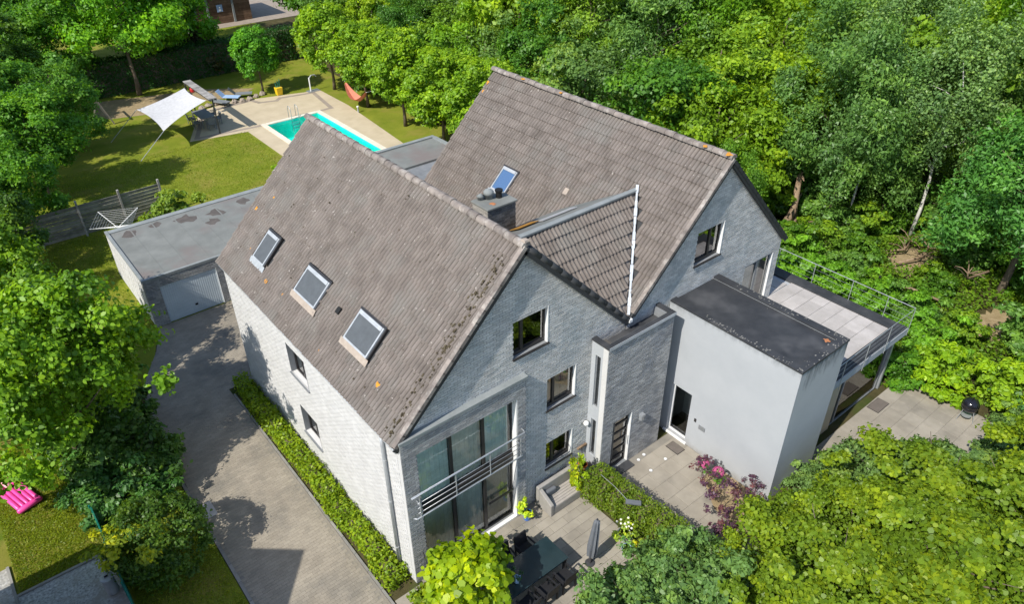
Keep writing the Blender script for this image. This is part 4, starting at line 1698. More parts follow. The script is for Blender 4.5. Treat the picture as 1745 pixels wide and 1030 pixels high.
# ================================================================== VEGETATION
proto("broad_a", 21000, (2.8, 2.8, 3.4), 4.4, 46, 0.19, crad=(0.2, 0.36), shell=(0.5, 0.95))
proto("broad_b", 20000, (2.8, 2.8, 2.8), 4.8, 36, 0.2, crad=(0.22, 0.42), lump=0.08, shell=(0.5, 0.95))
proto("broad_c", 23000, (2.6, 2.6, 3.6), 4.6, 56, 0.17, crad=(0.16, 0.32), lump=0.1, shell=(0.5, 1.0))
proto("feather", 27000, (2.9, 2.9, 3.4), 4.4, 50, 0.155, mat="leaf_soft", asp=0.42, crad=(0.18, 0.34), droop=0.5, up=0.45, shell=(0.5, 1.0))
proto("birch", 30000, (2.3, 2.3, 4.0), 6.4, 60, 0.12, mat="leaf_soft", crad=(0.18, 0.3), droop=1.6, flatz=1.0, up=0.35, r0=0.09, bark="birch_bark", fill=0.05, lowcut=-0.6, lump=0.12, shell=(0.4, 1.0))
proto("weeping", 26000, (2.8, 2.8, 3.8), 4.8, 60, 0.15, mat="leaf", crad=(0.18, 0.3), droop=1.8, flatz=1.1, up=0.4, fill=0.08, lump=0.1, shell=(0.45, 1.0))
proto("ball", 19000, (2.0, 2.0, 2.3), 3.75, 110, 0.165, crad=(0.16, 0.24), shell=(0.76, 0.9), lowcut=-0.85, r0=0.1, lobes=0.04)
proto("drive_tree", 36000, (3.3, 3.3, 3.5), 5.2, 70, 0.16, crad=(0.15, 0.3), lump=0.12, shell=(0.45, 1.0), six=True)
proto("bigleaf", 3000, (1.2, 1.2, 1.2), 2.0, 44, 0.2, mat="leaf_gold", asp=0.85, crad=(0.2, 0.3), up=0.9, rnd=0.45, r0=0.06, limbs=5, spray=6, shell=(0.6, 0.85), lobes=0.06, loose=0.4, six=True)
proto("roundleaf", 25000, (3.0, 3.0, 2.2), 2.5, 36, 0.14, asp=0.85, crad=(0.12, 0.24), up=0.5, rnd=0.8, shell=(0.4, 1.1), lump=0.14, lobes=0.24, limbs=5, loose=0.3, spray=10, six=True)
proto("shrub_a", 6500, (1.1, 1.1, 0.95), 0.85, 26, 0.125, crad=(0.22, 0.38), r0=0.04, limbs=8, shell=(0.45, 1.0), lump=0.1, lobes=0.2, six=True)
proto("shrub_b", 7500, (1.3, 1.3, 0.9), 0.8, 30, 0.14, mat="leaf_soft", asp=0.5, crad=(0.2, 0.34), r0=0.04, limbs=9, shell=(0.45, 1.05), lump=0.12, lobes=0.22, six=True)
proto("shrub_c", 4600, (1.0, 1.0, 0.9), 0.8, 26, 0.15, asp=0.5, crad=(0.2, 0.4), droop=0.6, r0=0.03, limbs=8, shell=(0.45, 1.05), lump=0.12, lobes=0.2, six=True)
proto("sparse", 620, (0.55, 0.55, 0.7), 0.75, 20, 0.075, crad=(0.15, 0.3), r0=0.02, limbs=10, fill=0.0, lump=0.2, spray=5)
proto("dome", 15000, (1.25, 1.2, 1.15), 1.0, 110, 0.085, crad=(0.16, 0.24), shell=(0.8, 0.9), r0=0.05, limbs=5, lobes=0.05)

DARK, MID, BRI, BLUE, OLIVE = (0.055, 0.1, 0.018), (0.072, 0.15, 0.016), (0.11, 0.2, 0.016), (0.07, 0.135, 0.04), (0.095, 0.15, 0.025)
GOLD = (0.21, 0.27, 0.012)


def px(P):
    d_ = Vector(P) - CAM
    z_ = d_.dot(FWD)
    return 872.5 + 1253.3 * d_.dot(RIGHT) / z_, 515 - 1253.3 * d_.dot(UP) / z_, z_


# ball-clipped row beside the pool
GB = "round-crowned trees in a row along the pool lawn"
BL = ["nearest the roof, half hidden", "second from the house roof", "third from the house, beside the hammock", "with the hammock on its far side", "farthest of the row"]
for i, (y, lab) in enumerate(((22.6, "round-crowned tree nearest the house in the pool-side row, mostly behind the roof"),
                              (27.0, "round-crowned tree just left of the far roof, second from the house"),
                              (31.9, "round-crowned tree third from the house in the pool-side row"),
                              (37.2, "round-crowned tree fourth from the house, beside the hammock"),
                              (42.6, "round-crowned tree farthest from the house in the pool-side row"))):
    tree("ball", (19.9, y, 0), (0.135, 0.2, 0.014), lab, "round_tree", scale=(1.16, 1.16, random.uniform(1.02, 1.12)), group=GB)
tree("ball", (15.1, 45.6, 0), (0.075, 0.175, 0.018), "small round lollipop tree on a slim trunk at the back of the pool deck", "round_tree", scale=0.84)
# garden trees, left
tree("broad_b", (7.3, 51.5, 0), (0.10, 0.20, 0.012), "tall bright green tree with pale trunk in front of the dark hedge", scale=1.3, rz=1.0)
tree("broad_a", (0.5, 42.4, 0), (0.085, 0.165, 0.025), "medium tree on the lawn left of the white sail", scale=0.8, rz=2.0)
for i, (x, y, k, s_, c_) in enumerate(((-2.6, 34.5, "broad_b", 0.85, MID), (-4.6, 30.8, "broad_a", 0.75, MID), (-5.2, 36.5, "broad_c", 0.9, MID), (-3.6, 41.5, "broad_b", 0.95, MID),
                                     (-6.8, 46, "broad_a", 1.2, MID), (-2.2, 50.0, "broad_c", 1.1, DARK), (2.6, 55.5, "broad_a", 1.15, MID), (-3.2, 58.5, "broad_b", 1.3, DARK),
                                     (1.2, 64, "broad_c", 1.3, DARK), (11.3, 56.4, "broad_a", 1.35, (0.09, 0.19, 0.013)), (6.5, 62, "broad_b", 1.4, MID), (13.8, 63.5, "broad_c", 1.35, DARK), (-9, 52, "broad_c", 1.2, DARK))):
    tree(k, (x, y, 0), c_, "dense leafy tree on the left border of the back garden", scale=s_, group="trees bordering the back garden on the left")
tree("shrub_a", (13.9, 55.0, 0), (0.07, 0.055, 0.025), "brownish bush rising over the dark hedge", "shrub", "shrub", scale=1.9)
# drive-side trees
tree("drive_tree", (-6.45, 10.55, 0), (0.11, 0.18, 0.012), "big leafy tree overhanging the left side of the driveway", scale=(0.85, 0.92, 0.95), rz=0.4)
tree("drive_tree", (-6.9, 16.2, 0), (0.11, 0.175, 0.014), "leafy tree at the left of the garage lawn", scale=(0.68, 0.75, 0.8), rz=2.4)
tree("drive_tree", (-9.0, 15.6, 0), (0.11, 0.17, 0.014), "leafy tree at the left edge of the picture behind the big drive-side tree", scale=0.9, rz=4.0)
tree("broad_c", (-8.4, 23.5, 0), MID, "tree at the far left edge of the picture beyond the fence", scale=0.75)
tree("broad_a", (-6.4, 26.8, 0), DARK, "dark tree at the left end of the slatted fence", scale=0.7)
for i, (x, y, s_, c_) in enumerate(((-5.2, 9.0, 1.1, DARK), (-5.6, 10.4, 1.3, DARK), (-5.0, 11.8, 1.1, DARK), (-5.0, 7.9, 0.75, (0.045, 0.1, 0.02)), (-6.2, 8.6, 0.95, (0.06, 0.125, 0.035)), (-5.0, 13.3, 1.0, MID))):
    tree("shrub_b", (x, y, 0), c_, "dark glossy shrub in the planting under the big drive-side tree", "shrub", "shrub", scale=s_, group="shrubs under the drive-side tree")
t = tree("dome", (-5.45, 5.25, 0), (0.05, 0.085, 0.014), "clipped rounded shrub with golden young shoots beside the green fence", "shrub", "shrub", scale=(1.12, 1.1, 1.1))
p_, n_, tn_ = crown_points(1300, (1.15, 0.75, 0.5), 20, crad=(0.2, 0.35), lowcut=-0.1)
inst("golden_shoots", leaf_mesh("golden_shoots", p_ + np.array([0.1, 0.75, 1.5]), n_, 0.12 * RNG.uniform(0.7, 1.3, 1300), "leaf_gold", tn_), t, color=(0.2, 0.21, 0.02))
tree("shrub_c", (1.9, 26.6, 0), (0.13, 0.17, 0.03), "loose yellow-green bush behind the garage roof", "shrub", "shrub", scale=1.25)
tree("shrub_c", (9.2, 27.0, 0), (0.15, 0.22, 0.02), "small bright bush half hidden behind the left roof edge", "shrub", "shrub", scale=0.9)

# hedges
def hedge(name, label, rects, n, leaf, color, mat="leaf", jit=0.06, tone=(0.25, 0.7)):
    cx, cy = (rects[0][0] + rects[0][1]) / 2, (rects[0][2] + rects[0][3]) / 2
    h = thing(name, label, "hedge", (cx, cy, 0))
    PP, DD = [], []
    core = MB()
    tot = sum((r[1] - r[0]) * (r[3] - r[2]) for r in rects)
    for r in rects:
        k_ = int(n * (r[1] - r[0]) * (r[3] - r[2]) / tot)
        p, d_ = box_leaves(*r, k_, leaf, jit)
        PP.append(p)
        DD.append(d_)
        core.box(r[0] + 0.12, r[1] - 0.12, r[2] + 0.12, r[3] - 0.12, r[4], r[5] - 0.12)
    p = np.vstack(PP) - np.array([cx, cy, 0])
    me = leaf_mesh("foliage", p, np.vstack(DD), leaf * RNG.uniform(0.6, 1.3, len(p)), mat, RNG.uniform(tone[0], tone[1], len(p)))
    inst("foliage", me, h, color=color)
    core.build("branches", "bark", h)
    return h


hedge("drive_hedge", "low clipped hedge along the foot of the white side wall", [(-0.72 + 0.03 * math.sin(i * 1.3), -0.2 + 0.03 * math.cos(i * 2), i * 0.99 + 0.1, i * 0.99 + 1.07, 0.0, 0.46 + 0.07 * math.sin(i * 1.7)) for i in range(12)], 11000, 0.11, (0.14, 0.18, 0.012), jit=0.07, tone=(0.1, 0.9))
hedge("garden_hedge", "tall dark clipped hedge across the back of the garden", [(4.2, 21.5, 52.6, 53.8, 0, 2.6)], 20000, 0.17, (0.022, 0.06, 0.014), jit=0.1)
HP = [(6.0 + 0.09 * i, 6.95 + 0.05 * i, -0.75 - 0.5 * (i + 1), -0.75 - 0.5 * i, 0.0, 0.98 - 0.02 * i) for i in range(7)]
hedge("patio_hedge", "clipped waist-high hedge between the patio and the entrance path", HP, 15000, 0.075, (0.10, 0.13, 0.014), jit=0.035, tone=(0.15, 0.75))
t = tree("sparse", (6.05, -0.72, 0), (0.26, 0.30, 0.015), "yellow-green climber on a stake at the end of the patio hedge", "climbing_plant", "plant", scale=(0.75, 0.75, 1.35))
p_, n_, tn_ = crown_points(700, (0.3, 0.3, 0.75), 16, crad=(0.25, 0.4), up=0.5)
inst("crown", leaf_mesh("crown", p_ + np.array([0.1, -0.08, 0.62]), n_, 0.11 * RNG.uniform(0.6, 1.3, 700), "leaf_gold", tn_, six=True), t, color=(0.2, 0.22, 0.012))

# front foliage
tree("bigleaf", (0.75, -1.95, 0), (0.17, 0.21, 0.006), "bright lime-green big-leaved small tree in front of the bay window", rz=0.5, scale=0.88)
tree("bigleaf", (-0.25, -1.2, -0.9), (0.12, 0.15, 0.01), "low olive bush at the front left corner of the house", "shrub", "shrub", scale=(0.45, 0.45, 0.6))
fs = [(5.95, -4.7, 0.85, "shrub_a"), (4.9, -4.95, 0.9, "shrub_b"), (3.9, -5.05, 0.9, "shrub_b"), (2.95, -5.15, 0.9, "shrub_b"), (6.5, -5.8, 0.9, "shrub_b"), (5.2, -6.3, 1.1, "shrub_b"), (3.8, -6.5, 1.15, "shrub_a"), (2.4, -6.5, 1.1, "shrub_b")]
for x, y, s_, k in fs:
    tree(k, (x, y, 0), (0.095, 0.145, 0.045), "blue-green bush at the front edge of the patio", "shrub", "shrub", scale=s_, group="blue-green bushes in front of the patio")
for i, (x, y, s_) in enumerate(((8.5, -6.5, 0.55), (10.5, -7.5, 0.66), (13.0, -9.0, 0.82), (8.0, -8.6, 0.82), (15.0, -11.3, 0.8), (10.6, -10.2, 0.95), (13.6, -11.6, 0.95))):
    tree("roundleaf", (x, y, 0), (0.11, 0.145, 0.012), "broad yellow-green round-leaved hazel-like bush filling the lower right foreground", "hazel_bush", "shrub", scale=(s_, s_, s_ * 0.85), group="yellow-green bushes in the lower right foreground")
for i, (x, y, s_) in enumerate(((12.6, -5.9, 0.8), (13.6, -6.5, 0.9), (14.7, -7.1, 0.9), (15.5, -8.2, 0.95), (13.6, -7.9, 1.05), (11.6, -5.75, 0.62), (16.4, -9.4, 0.95), (17.7, -9.2, 0.75), (18.9, -9.3, 0.7), (19.8, -8.7, 0.55))):
    tree("shrub_b" if i % 2 else "shrub_a", (x, y, 0), (0.11, 0.155, 0.05), "pale blue-green bush between the plastered box and the small garden patio", "shrub", "shrub", scale=s_, group="blue-green bushes beside the garden patio")
# right of the terrace
for i, (x, y, s_, k, c_, lab) in enumerate((
        (20.6, -5.6, 1.05, "shrub_c", (0.16, 0.23, 0.012), "bright yellow-green fern-like shrub behind the kettle grill"),
        (21.2, -7.8, 1.1, "shrub_c", (0.17, 0.23, 0.015), "bright yellow-green shrub to the right of the kettle grill"),
        (20.6, -9.9, 1.0, "shrub_b", (0.06, 0.12, 0.04), "dark bush at the right edge below the grill"),
        (22.6, -9.6, 1.8, "shrub_a", (0.075, 0.14, 0.04), "tall bush at the right edge of the picture beyond the grill"))):
    tree(k, (x, y, 0), c_, lab, "shrub", "shrub", scale=s_)
for i in range(26):
    x, y = 19.7 + RNG.random() * 5.0, -4.6 + i * 0.62
    if x > 23.5 and y > 8:
        continue
    tree(("shrub_a", "shrub_b", "shrub_c")[i % 3], (x, y, -0.1), [MID, BRI, (0.09, 0.17, 0.015)][i % 3], "low leafy undergrowth bush beside the terrace and the right house", "shrub", "shrub",
         scale=RNG.uniform(0.65, 1.05), group="undergrowth bushes along the terrace")
# the wood
WOOD = []
rw = random.Random(12)
for x0, dx, ys in ((24.6, 0.8, [8.6, 13.2, 18, 22.6, 27.4, 32.5, 37.5, 42.5, 47.5, 52.5]),):
    for y in ys:
        WOOD.append((x0 + rw.uniform(-dx, dx), y + rw.uniform(-0.8, 0.8), rw.uniform(0.95, 1.15)))
for x0, y0, y1, st in ((30.3, 4.5, 62, 5.0), (36, -2, 66, 5.3), (42.5, -6, 66, 5.6), (50, -6, 62, 6.2), (58.5, -4, 60, 7.0), (68, 0, 55, 8)):
    y = y0
    while y < y1:
        WOOD.append((x0 + rw.uniform(-1.3, 1.3), y + rw.uniform(-1.1, 1.1), rw.uniform(1.15, 1.5)))
        y += st
KEYS = ["broad_a", "weeping", "broad_b", "feather", "broad_c", "weeping", "broad_a", "broad_c"]
CO_ = [(0.085, 0.155, 0.012), (0.13, 0.19, 0.02), (0.06, 0.125, 0.016), (0.115, 0.165, 0.045), (0.145, 0.2, 0.012), (0.085, 0.14, 0.035)]
for i, (x, y, s_) in enumerate(WOOD):
    u, v, z_ = px((x, y, 5.0 * s_))
    if z_ < 5 or u < -150 or u > 1900 or v < -260:
        continue
    tree(KEYS[rw.randrange(8)], (x, y, 0), CO_[rw.randrange(6)], "leafy woodland tree in the dense wood behind the houses", "woodland_tree", scale=(s_, s_, s_ * rw.uniform(0.9, 1.15)), group="trees of the wood behind the houses")
# named woodland trees
tree("feather", (28.8, -4.6, 0), (0.065, 0.145, 0.03), "large deep green tree at the right edge of the picture", scale=1.25, rz=1)
tree("feather", (31.5, -9.0, 0), (0.07, 0.15, 0.03), "deep green tree at the far right behind the large one", scale=1.3, rz=3)
tree("broad_c", (34.5, -5.5, 0), (0.06, 0.135, 0.03), "tall green tree at the upper right edge of the picture", scale=1.5, rz=3)
tree("birch", (31.6, 0.9, 0), (0.115, 0.165, 0.055), "silver birch with white trunk at the edge of the clearing", "birch_tree", scale=1.1, rz=0)
tree("birch", (36.0, 5.2, 0), (0.115, 0.165, 0.055), "tall silver birch with white trunk at the upper right", "birch_tree", scale=1.25, rz=2)
tree("birch", (30.0, 3.6, 0), (0.1, 0.16, 0.05), "slimmer silver birch left of the clearing", "birch_tree", scale=0.9, rz=4)
tree("weeping", (23.9, 7.0, 0), (0.095, 0.165, 0.02), "young woodland tree beside the far gable", scale=0.62)
tree("broad_a", (23.6, 29.0, 0), (0.13, 0.205, 0.012), "bright tree with loose crown between the ball trees and the wood", scale=1.0)

# ground cover: nobody could count it
n = 120000
gxy = np.c_[RNG.uniform(19.0, 44, n), RNG.uniform(-12, 20, n)]
hgt = 0.35 + 0.35 * np.sin(gxy[:, 0] * 0.9 + 1.3 * np.sin(gxy[:, 1] * 0.7)) * np.sin(gxy[:, 1] * 1.1 + 0.5)
keep = ~(((gxy[:, 0] - 26.7) / 1.6) ** 2 + ((gxy[:, 1] + 5.4) / 0.9) ** 2 < 0.3 + RNG.random(n) * 1.1) & ~(((gxy[:, 0] - 29.0) / 1.5) ** 2 + ((gxy[:, 1] + 0.5) / 1.1) ** 2 < 0.3 + RNG.random(n) * 1.1) & ~((gxy[:, 0] < 20.8) & (gxy[:, 1] < -4.6))
gxy, hgt = gxy[keep], np.clip(hgt[keep], 0.08, 1)
gp = np.c_[gxy, hgt * RNG.uniform(0.5, 1.1, len(hgt))]
gd = np.array([0, 0, 0.9]) + RNG.normal(size=gp.shape) * 0.45
me = leaf_mesh("ground_cover", gp, gd, 0.17 * RNG.uniform(0.6, 1.3, len(gp)), "leaf", RNG.uniform(0.2, 0.75, len(gp)))
o = bpy.data.objects.new("ground_cover", me)
COL.objects.link(o)
o.color = c4((0.09, 0.14, 0.014))
tag(o, "low green ground cover and ivy under the wood", "ground cover", kind="stuff")
def blob(cx, cy, rx, ry, seed):
    rn = random.Random(seed)
    return [(cx + rx * math.cos(a_ * 0.2094) * rn.uniform(0.65, 1.15), cy + ry * math.sin(a_ * 0.2094) * rn.uniform(0.65, 1.15)) for a_ in range(30)]


struct("clearing", psheet(blob(26.7, -5.4, 1.7, 1.0, 1), -0.02), "dry_soil")
struct("bare_ground", psheet(blob(29.0, -0.5, 1.7, 1.2, 2), -0.018), "dry_soil")
# understory so that the wood is green down to the ground
UN = [(31.5, -3.2, 1.3), (32.5, -0.8, 1.2), (33.4, 1.8, 1.4), (31.0, 2.4, 1.2), (29.4, 2.6, 1.1), (28.3, 3.4, 1.1), (27.2, 1.6, 0.9), (26.3, 2.8, 1.0), (30.4, -2.2, 0.8), (29.6, -6.4, 1.3), (27.4, -7.4, 1.2),
      (25.4, -7.4, 1.2), (24.3, -8.6, 1.2), (30.6, -5.2, 1.1), (33.6, -3.8, 1.5), (26.9, -2.6, 0.8), (23.9, -4.9, 0.9), (23.4, -3.0, 0.9), (24.4, 3.4, 1.2), (27.6, 7.0, 1.3), (29.3, 6.2, 1.5), (22.3, 11.4, 1.2), (22.4, 15.6, 1.2), (22.5, 20, 1.2), (32.4, 4.4, 1.5),
      (22.2, 7.0, 1.3), (21.2, 9.2, 1.1), (22.9, 24.8, 1.3), (23, 35, 1.3), (23, 40, 1.3), (34.6, -1.0, 1.6), (28.0, -1.9, 0.6), (25.2, 0.9, 0.8), (24.2, -1.2, 0.8)]
for i, (x, y, s_) in enumerate(UN):
    tree(("shrub_a", "shrub_c", "shrub_b")[i % 3], (x, y, 0), [(0.07, 0.13, 0.014), (0.11, 0.165, 0.016), (0.09, 0.15, 0.03)][i % 3], "bushy undergrowth shrub on the floor of the wood", "shrub", "shrub", scale=s_, group="undergrowth shrubs in the wood")

# lawn blades: real short tufts near the camera and on the back lawn
n = 26000
g1 = np.c_[RNG.uniform(-9.2, -6.85, n), RNG.uniform(7.0, 14, n)]
g2 = np.c_[RNG.uniform(-4.4, 12, n * 2), RNG.uniform(24, 38.4, n * 2)]
g2 = g2[(g2[:, 0] < 10.6)]
g3 = np.c_[RNG.uniform(-6.6, -4.15, 14000), RNG.uniform(0.5, 8, 14000)]
g4 = np.c_[RNG.uniform(-4.4, -1.95, 9000), RNG.uniform(18.2, 29, 9000)]
gg = np.vstack([g1, g2, g3, g4])
gp = np.c_[gg, np.full(len(gg), 0.015)]
gd = RNG.normal(size=gp.shape)
gd[:, 2] = np.abs(gd[:, 2]) * 0.6
me = leaf_mesh("grass", gp, gd, 0.08 * RNG.uniform(0.6, 1.4, len(gp)), "leaf", RNG.uniform(0.2, 0.8, len(gp)), asp=0.25)
o = bpy.data.objects.new("grass", me)
COL.objects.link(o)
o.color = c4((0.13, 0.15, 0.014))
tag(o, "short tufts of lawn grass", "grass", kind="stuff")

# ================================================================== PATIO THINGS
# wicker sofa
t = thing("garden_sofa", "grey wicker sofa with slatted seat against the gable wall", "sofa", (5.5, -0.5, 0.014))
q = MB()
q.box(-0.84, 0.84, 0.22, 0.37, 0.0, 0.82)
q.build("backrest", "wicker", t, bevel=0.03, local=True)
for s_ in (-1, 1):
    q = MB()
    x0, x1 = (-0.84, -0.7) if s_ < 0 else (0.7, 0.84)
    q.hexa([(x0, -0.38, 0), (x1, -0.38, 0), (x1, 0.218, 0), (x0, 0.218, 0), (x0, -0.38, 0.5), (x1, -0.38, 0.5), (x1, 0.218, 0.78), (x0, 0.218, 0.78)])
    q.build("armrest", "wicker", t, bevel=0.025, local=True)
q = MB()
q.box(-0.698, 0.698, -0.37, 0.218, 0.03, 0.33)
q.build("seat", "wicker", t, local=True)
for i in range(6):
    q = MB()
    q.box(-0.69, 0.69, -0.36 + i * 0.097, -0.36 + i * 0.097 + 0.085, 0.332, 0.36)
    q.build("slat", "cushion", t, local=True)
q = MB()
q.box(-0.68, -0.2, 0.05, 0.2, 0.365, 0.62)
q.build("cushion", "parasol_cloth", t, bevel=0.05, local=True)


def pot(loc, r, h, mat, label, name="plant_pot"):
    o = thing(name, label, "pot", loc)
    q = MB()
    q.lathe((0, 0, 0), [(r * 0.7, 0), (r * 0.95, h * 0.85), (r * 1.05, h * 0.86), (r * 1.05, h), (r * 0.9, h), (r * 0.88, h * 0.9)], 16)
    q.build("pot", mat, o, smooth=False, local=True)
    q = MB()
    q.lathe((0, 0, h * 0.88), [(r * 0.9, 0), (r * 0.9, 0.01)], 12)
    q.build("soil", "soil", o, local=True)
    return o


def foliage_part(par, loc, rad, n, leaf, color, mat="leaf", name="foliage", k=14, asp=0.55, up=0.6):
    p, nr, tn = crown_points(n, rad, k, crad=(0.25, 0.45), up=up)
    return inst(name, leaf_mesh(name, p, nr, leaf * RNG.uniform(0.7, 1.3, n), mat, tn, asp), par, loc, color=color)


o = pot((4.05, -0.42, 0.014), 0.16, 0.27, "blue_glaze", "blue glazed pot with a yellow-green plant beside the bay window")
foliage_part(o, (0, 0, 0.52), (0.27, 0.27, 0.34), 260, 0.11, (0.3, 0.34, 0.03), "leaf_gold")
o = pot((5.85, -2.95, 0.014), 0.2, 0.32, "white_paint", "white pot of yellow and white flowers at the foot of the hedge")
foliage_part(o, (0, 0, 0.5), (0.34, 0.34, 0.28), 300, 0.1, (0.3, 0.33, 0.05), "leaf_gold")
q = MB()
for i in range(16):
    a_ = i * 2.4
    q.lathe((0.25 * math.cos(a_) * (i % 3) / 2, 0.25 * math.sin(a_) * (i % 3) / 2, 0.68 + 0.05 * math.sin(i)), [(0.01, 0), (0.04, 0.015), (0.03, 0.04), (0.005, 0.05)], 6)
q.build("blossom", "white_flower", o, local=True)
o = pot((5.75, -3.75, 0.014), 0.17, 0.28, "terracotta", "terracotta pot with yellow flowers and a red bloom beside the blue-green bush")
foliage_part(o, (0, 0, 0.42), (0.28, 0.28, 0.22), 220, 0.1, (0.34, 0.33, 0.04), "leaf_gold")
q = MB()
q.lathe((-0.25, 0.0, 0.5), [(0.01, 0), (0.06, 0.02), (0.05, 0.06), (0.01, 0.08)], 8)
q.build("blossom", "red", o, local=True)
o = pot((5.55, -3.35, 0.014), 0.15, 0.25, "pale_blue", "small pot with grey-green herbs between the two flower pots")
foliage_part(o, (0, 0, 0.42), (0.26, 0.26, 0.28), 220, 0.08, (0.12, 0.2, 0.07))
# orange bucket on a teal tub
o = thing("bucket", "orange plastic bucket standing on a teal tub by the sofa", "bucket", (6.62, -0.28, 0.4))
q = MB()
q.lathe((0, 0, 0), [(0.1, 0), (0.145, 0.24), (0.16, 0.25), (0.16, 0.27), (0.14, 0.27), (0.1, 0.03)], 16)
q.build("body", "orange", o, local=True)
q = MB()
q.tube([(-0.15, 0, 0.25), (-0.12, -0.1, 0.2), (0, -0.17, 0.16), (0.12, -0.1, 0.2), (0.15, 0, 0.25)], 0.006, 5)
q.build("handle", "steel", o, local=True)
o = thing("tub", "teal tub with watering gear under the orange bucket", "tub", (6.62, -0.3, 0.0))
q = MB()
q.lathe((0, 0, 0), [(0.17, 0.015), (0.21, 0.36), (0.23, 0.37), (0.23, 0.395), (0.2, 0.395)], 14)
q.build("body", "teal", o, local=True)
q = MB()
q.tube([(0.2, 0.0, 0.1), (0.3, -0.08, 0.22), (0.26, -0.16, 0.36)], 0.02, 6)
q.build("spout", "white_paint", o, local=True)
o = thing("broom", "wooden-headed broom leaning on the wall beside the sofa", "broom", (6.75, -0.12, 0))
q = MB()
q.tube([(0.05, -0.06, 0.02), (0.0, 0.07, 1.2)], 0.014, 6)
q.build("stick", "dark_metal", o, local=True)
q = MB()
q.box(-0.2, 0.2, 0.03, 0.1, 1.2, 1.27)
q.build("head", "deadwood", o, local=True)
o = thing("spade", "dark long-handled garden tool leaning beside the bay frame", "tool", (0.3, -0.24, 0))
q = MB()
q.tube([(0.12, -0.12, 0.02), (0.0, 0.04, 1.25)], 0.016, 6)
q.build("shaft", "dark_metal", o, local=True)
q = MB()
q.bar((0.02, -0.3, 0.04), (0.24, 0.05, 0.04), 0.03, 0.02)
q.build("blade", "dark_metal", o, local=True)

# dining table and chairs
t = thing("dining_table", "dark glass-topped dining table on the patio", "table", (2.55, -2.25, 0.014))
q = MB()
q.box(-1.12, 1.12, -0.5, 0.5, 0.72, 0.755)
q.build("tabletop", "table_top", t, bevel=0.008, local=True)
q = MB()
q.box(-1.09, 1.09, -0.47, -0.43, 0.64, 0.718)
q.box(-1.09, 1.09, 0.43, 0.47, 0.64, 0.718)
q.build("apron", "rattan_dark", t, local=True)
for sx in (-1, 1):
    for sy in (-1, 1):
        q = MB()
        q.box(sx * 1.04 - 0.04, sx * 1.04 + 0.04, sy * 0.42 - 0.04, sy * 0.42 + 0.04, 0, 0.638)
        q.build("leg", "rattan_dark", t, local=True)


def chair(loc, rz, label, mat="rattan_dark", group="dark rattan chairs around the dining table", h=0.86):
    c_ = thing("garden_chair", label, "chair", loc, rz, group)
    q = MB()
    q.box(-0.25, 0.25, -0.24, 0.24, 0.38, 0.43)
    q.build("seat", mat, c_, bevel=0.01, local=True)
    q = MB()
    q.hexa([(-0.25, 0.2, 0.43), (0.25, 0.2, 0.43), (0.25, 0.245, 0.43), (-0.25, 0.245, 0.43), (-0.24, 0.28, h), (0.24, 0.28, h), (0.24, 0.32, h), (-0.24, 0.32, h)])
    q.build("backrest", mat, c_, bevel=0.01, local=True)
    for sx in (-1, 1):
        q = MB()
        q.box(sx * 0.25 - 0.025, sx * 0.25 + 0.025, -0.22, 0.22, 0.6, 0.63)
        q.build("armrest", mat, c_, local=True)
        for sy in (-1, 1):
            q = MB()
            q.bar((sx * 0.23, sy * 0.2, 0), (sx * 0.24, sy * 0.21, 0.6 if sy < 0 else 0.45), 0.02)
            q.build("leg", mat, c_, local=True)
    return c_


chair((3.05, -1.55, 0.014), 0.05, "dark rattan chair on the house side of the dining table, nearest the sofa")
chair((2.35, -1.5, 0.014), -0.1, "dark rattan chair on the house side of the dining table, nearer the lime-green tree")
for i, (x, lab) in enumerate(((3.3, "nearest the parasol"), (2.6, "in the middle"), (1.9, "nearest the lime-green tree"))):
    chair((x, -3.0, 0.014), math.pi + 0.05 * i, "dark rattan chair on the far-from-house side of the dining table, " + lab)
# jug and small things on the table
o = thing("jug", "pale blue enamel jug of twigs on the dining table", "jug", (1.98, -2.42, 0.77))
q = MB()
q.lathe((0, 0, 0), [(0.07, 0), (0.085, 0.1), (0.06, 0.18), (0.075, 0.24), (0.06, 0.24)], 12)
q.build("body", "pale_blue", o, local=True)
q = MB()
q.tube([(0.07, 0, 0.06), (0.13, 0, 0.1), (0.12, 0, 0.18), (0.07, 0, 0.2)], 0.01, 6)
q.build("handle", "pale_blue", o, local=True)
foliage_part(o, (0, 0, 0.4), (0.2, 0.2, 0.2), 70, 0.08, (0.05, 0.09, 0.05), name="foliage", k=8)
o = thing("bowl", "red bowl on the dining table, half behind the lime-green tree", "bowl", (1.72, -2.05, 0.77))
q = MB()
q.lathe((0, 0, 0), [(0.06, 0), (0.13, 0.07), (0.15, 0.1), (0.14, 0.1), (0.05, 0.015)], 14)
q.build("body", "red", o, local=True)
# closed parasol
o = thing("parasol", "closed dark grey parasol standing by the dining table", "parasol", (4.42, -2.92, 0.014))
q = MB()
prof = [(0.035, 0.35), (0.13, 0.4), (0.15, 0.75), (0.13, 1.1), (0.11, 1.5), (0.085, 1.85), (0.03, 1.93)]
n = 16
i0 = len(q.v)
for r_, z_ in prof:
    for j in range(n):
        a_ = 2 * math.pi * j / n
        rr2 = r_ * (1 + 0.16 * (1 if j % 2 else -1))
        q.v.append((rr2 * math.cos(a_) + 0.07 * z_, rr2 * math.sin(a_) - 0.02 * z_, z_))
for k_ in range(len(prof) - 1):
    for j in range(n):
        q.f.append((k_ * n + j, k_ * n + (j + 1) % n, (k_ + 1) * n + (j + 1) % n, (k_ + 1) * n + j))
        q.tone.append(0.5)
q.build("canopy", "parasol_cloth", o, local=True)
q = MB()
q.tube([(0.0, 0, 0.0), (0.137, -0.04, 1.98)], 0.022, 8)
q.build("pole", "dark_metal", o, local=True)
q = MB()
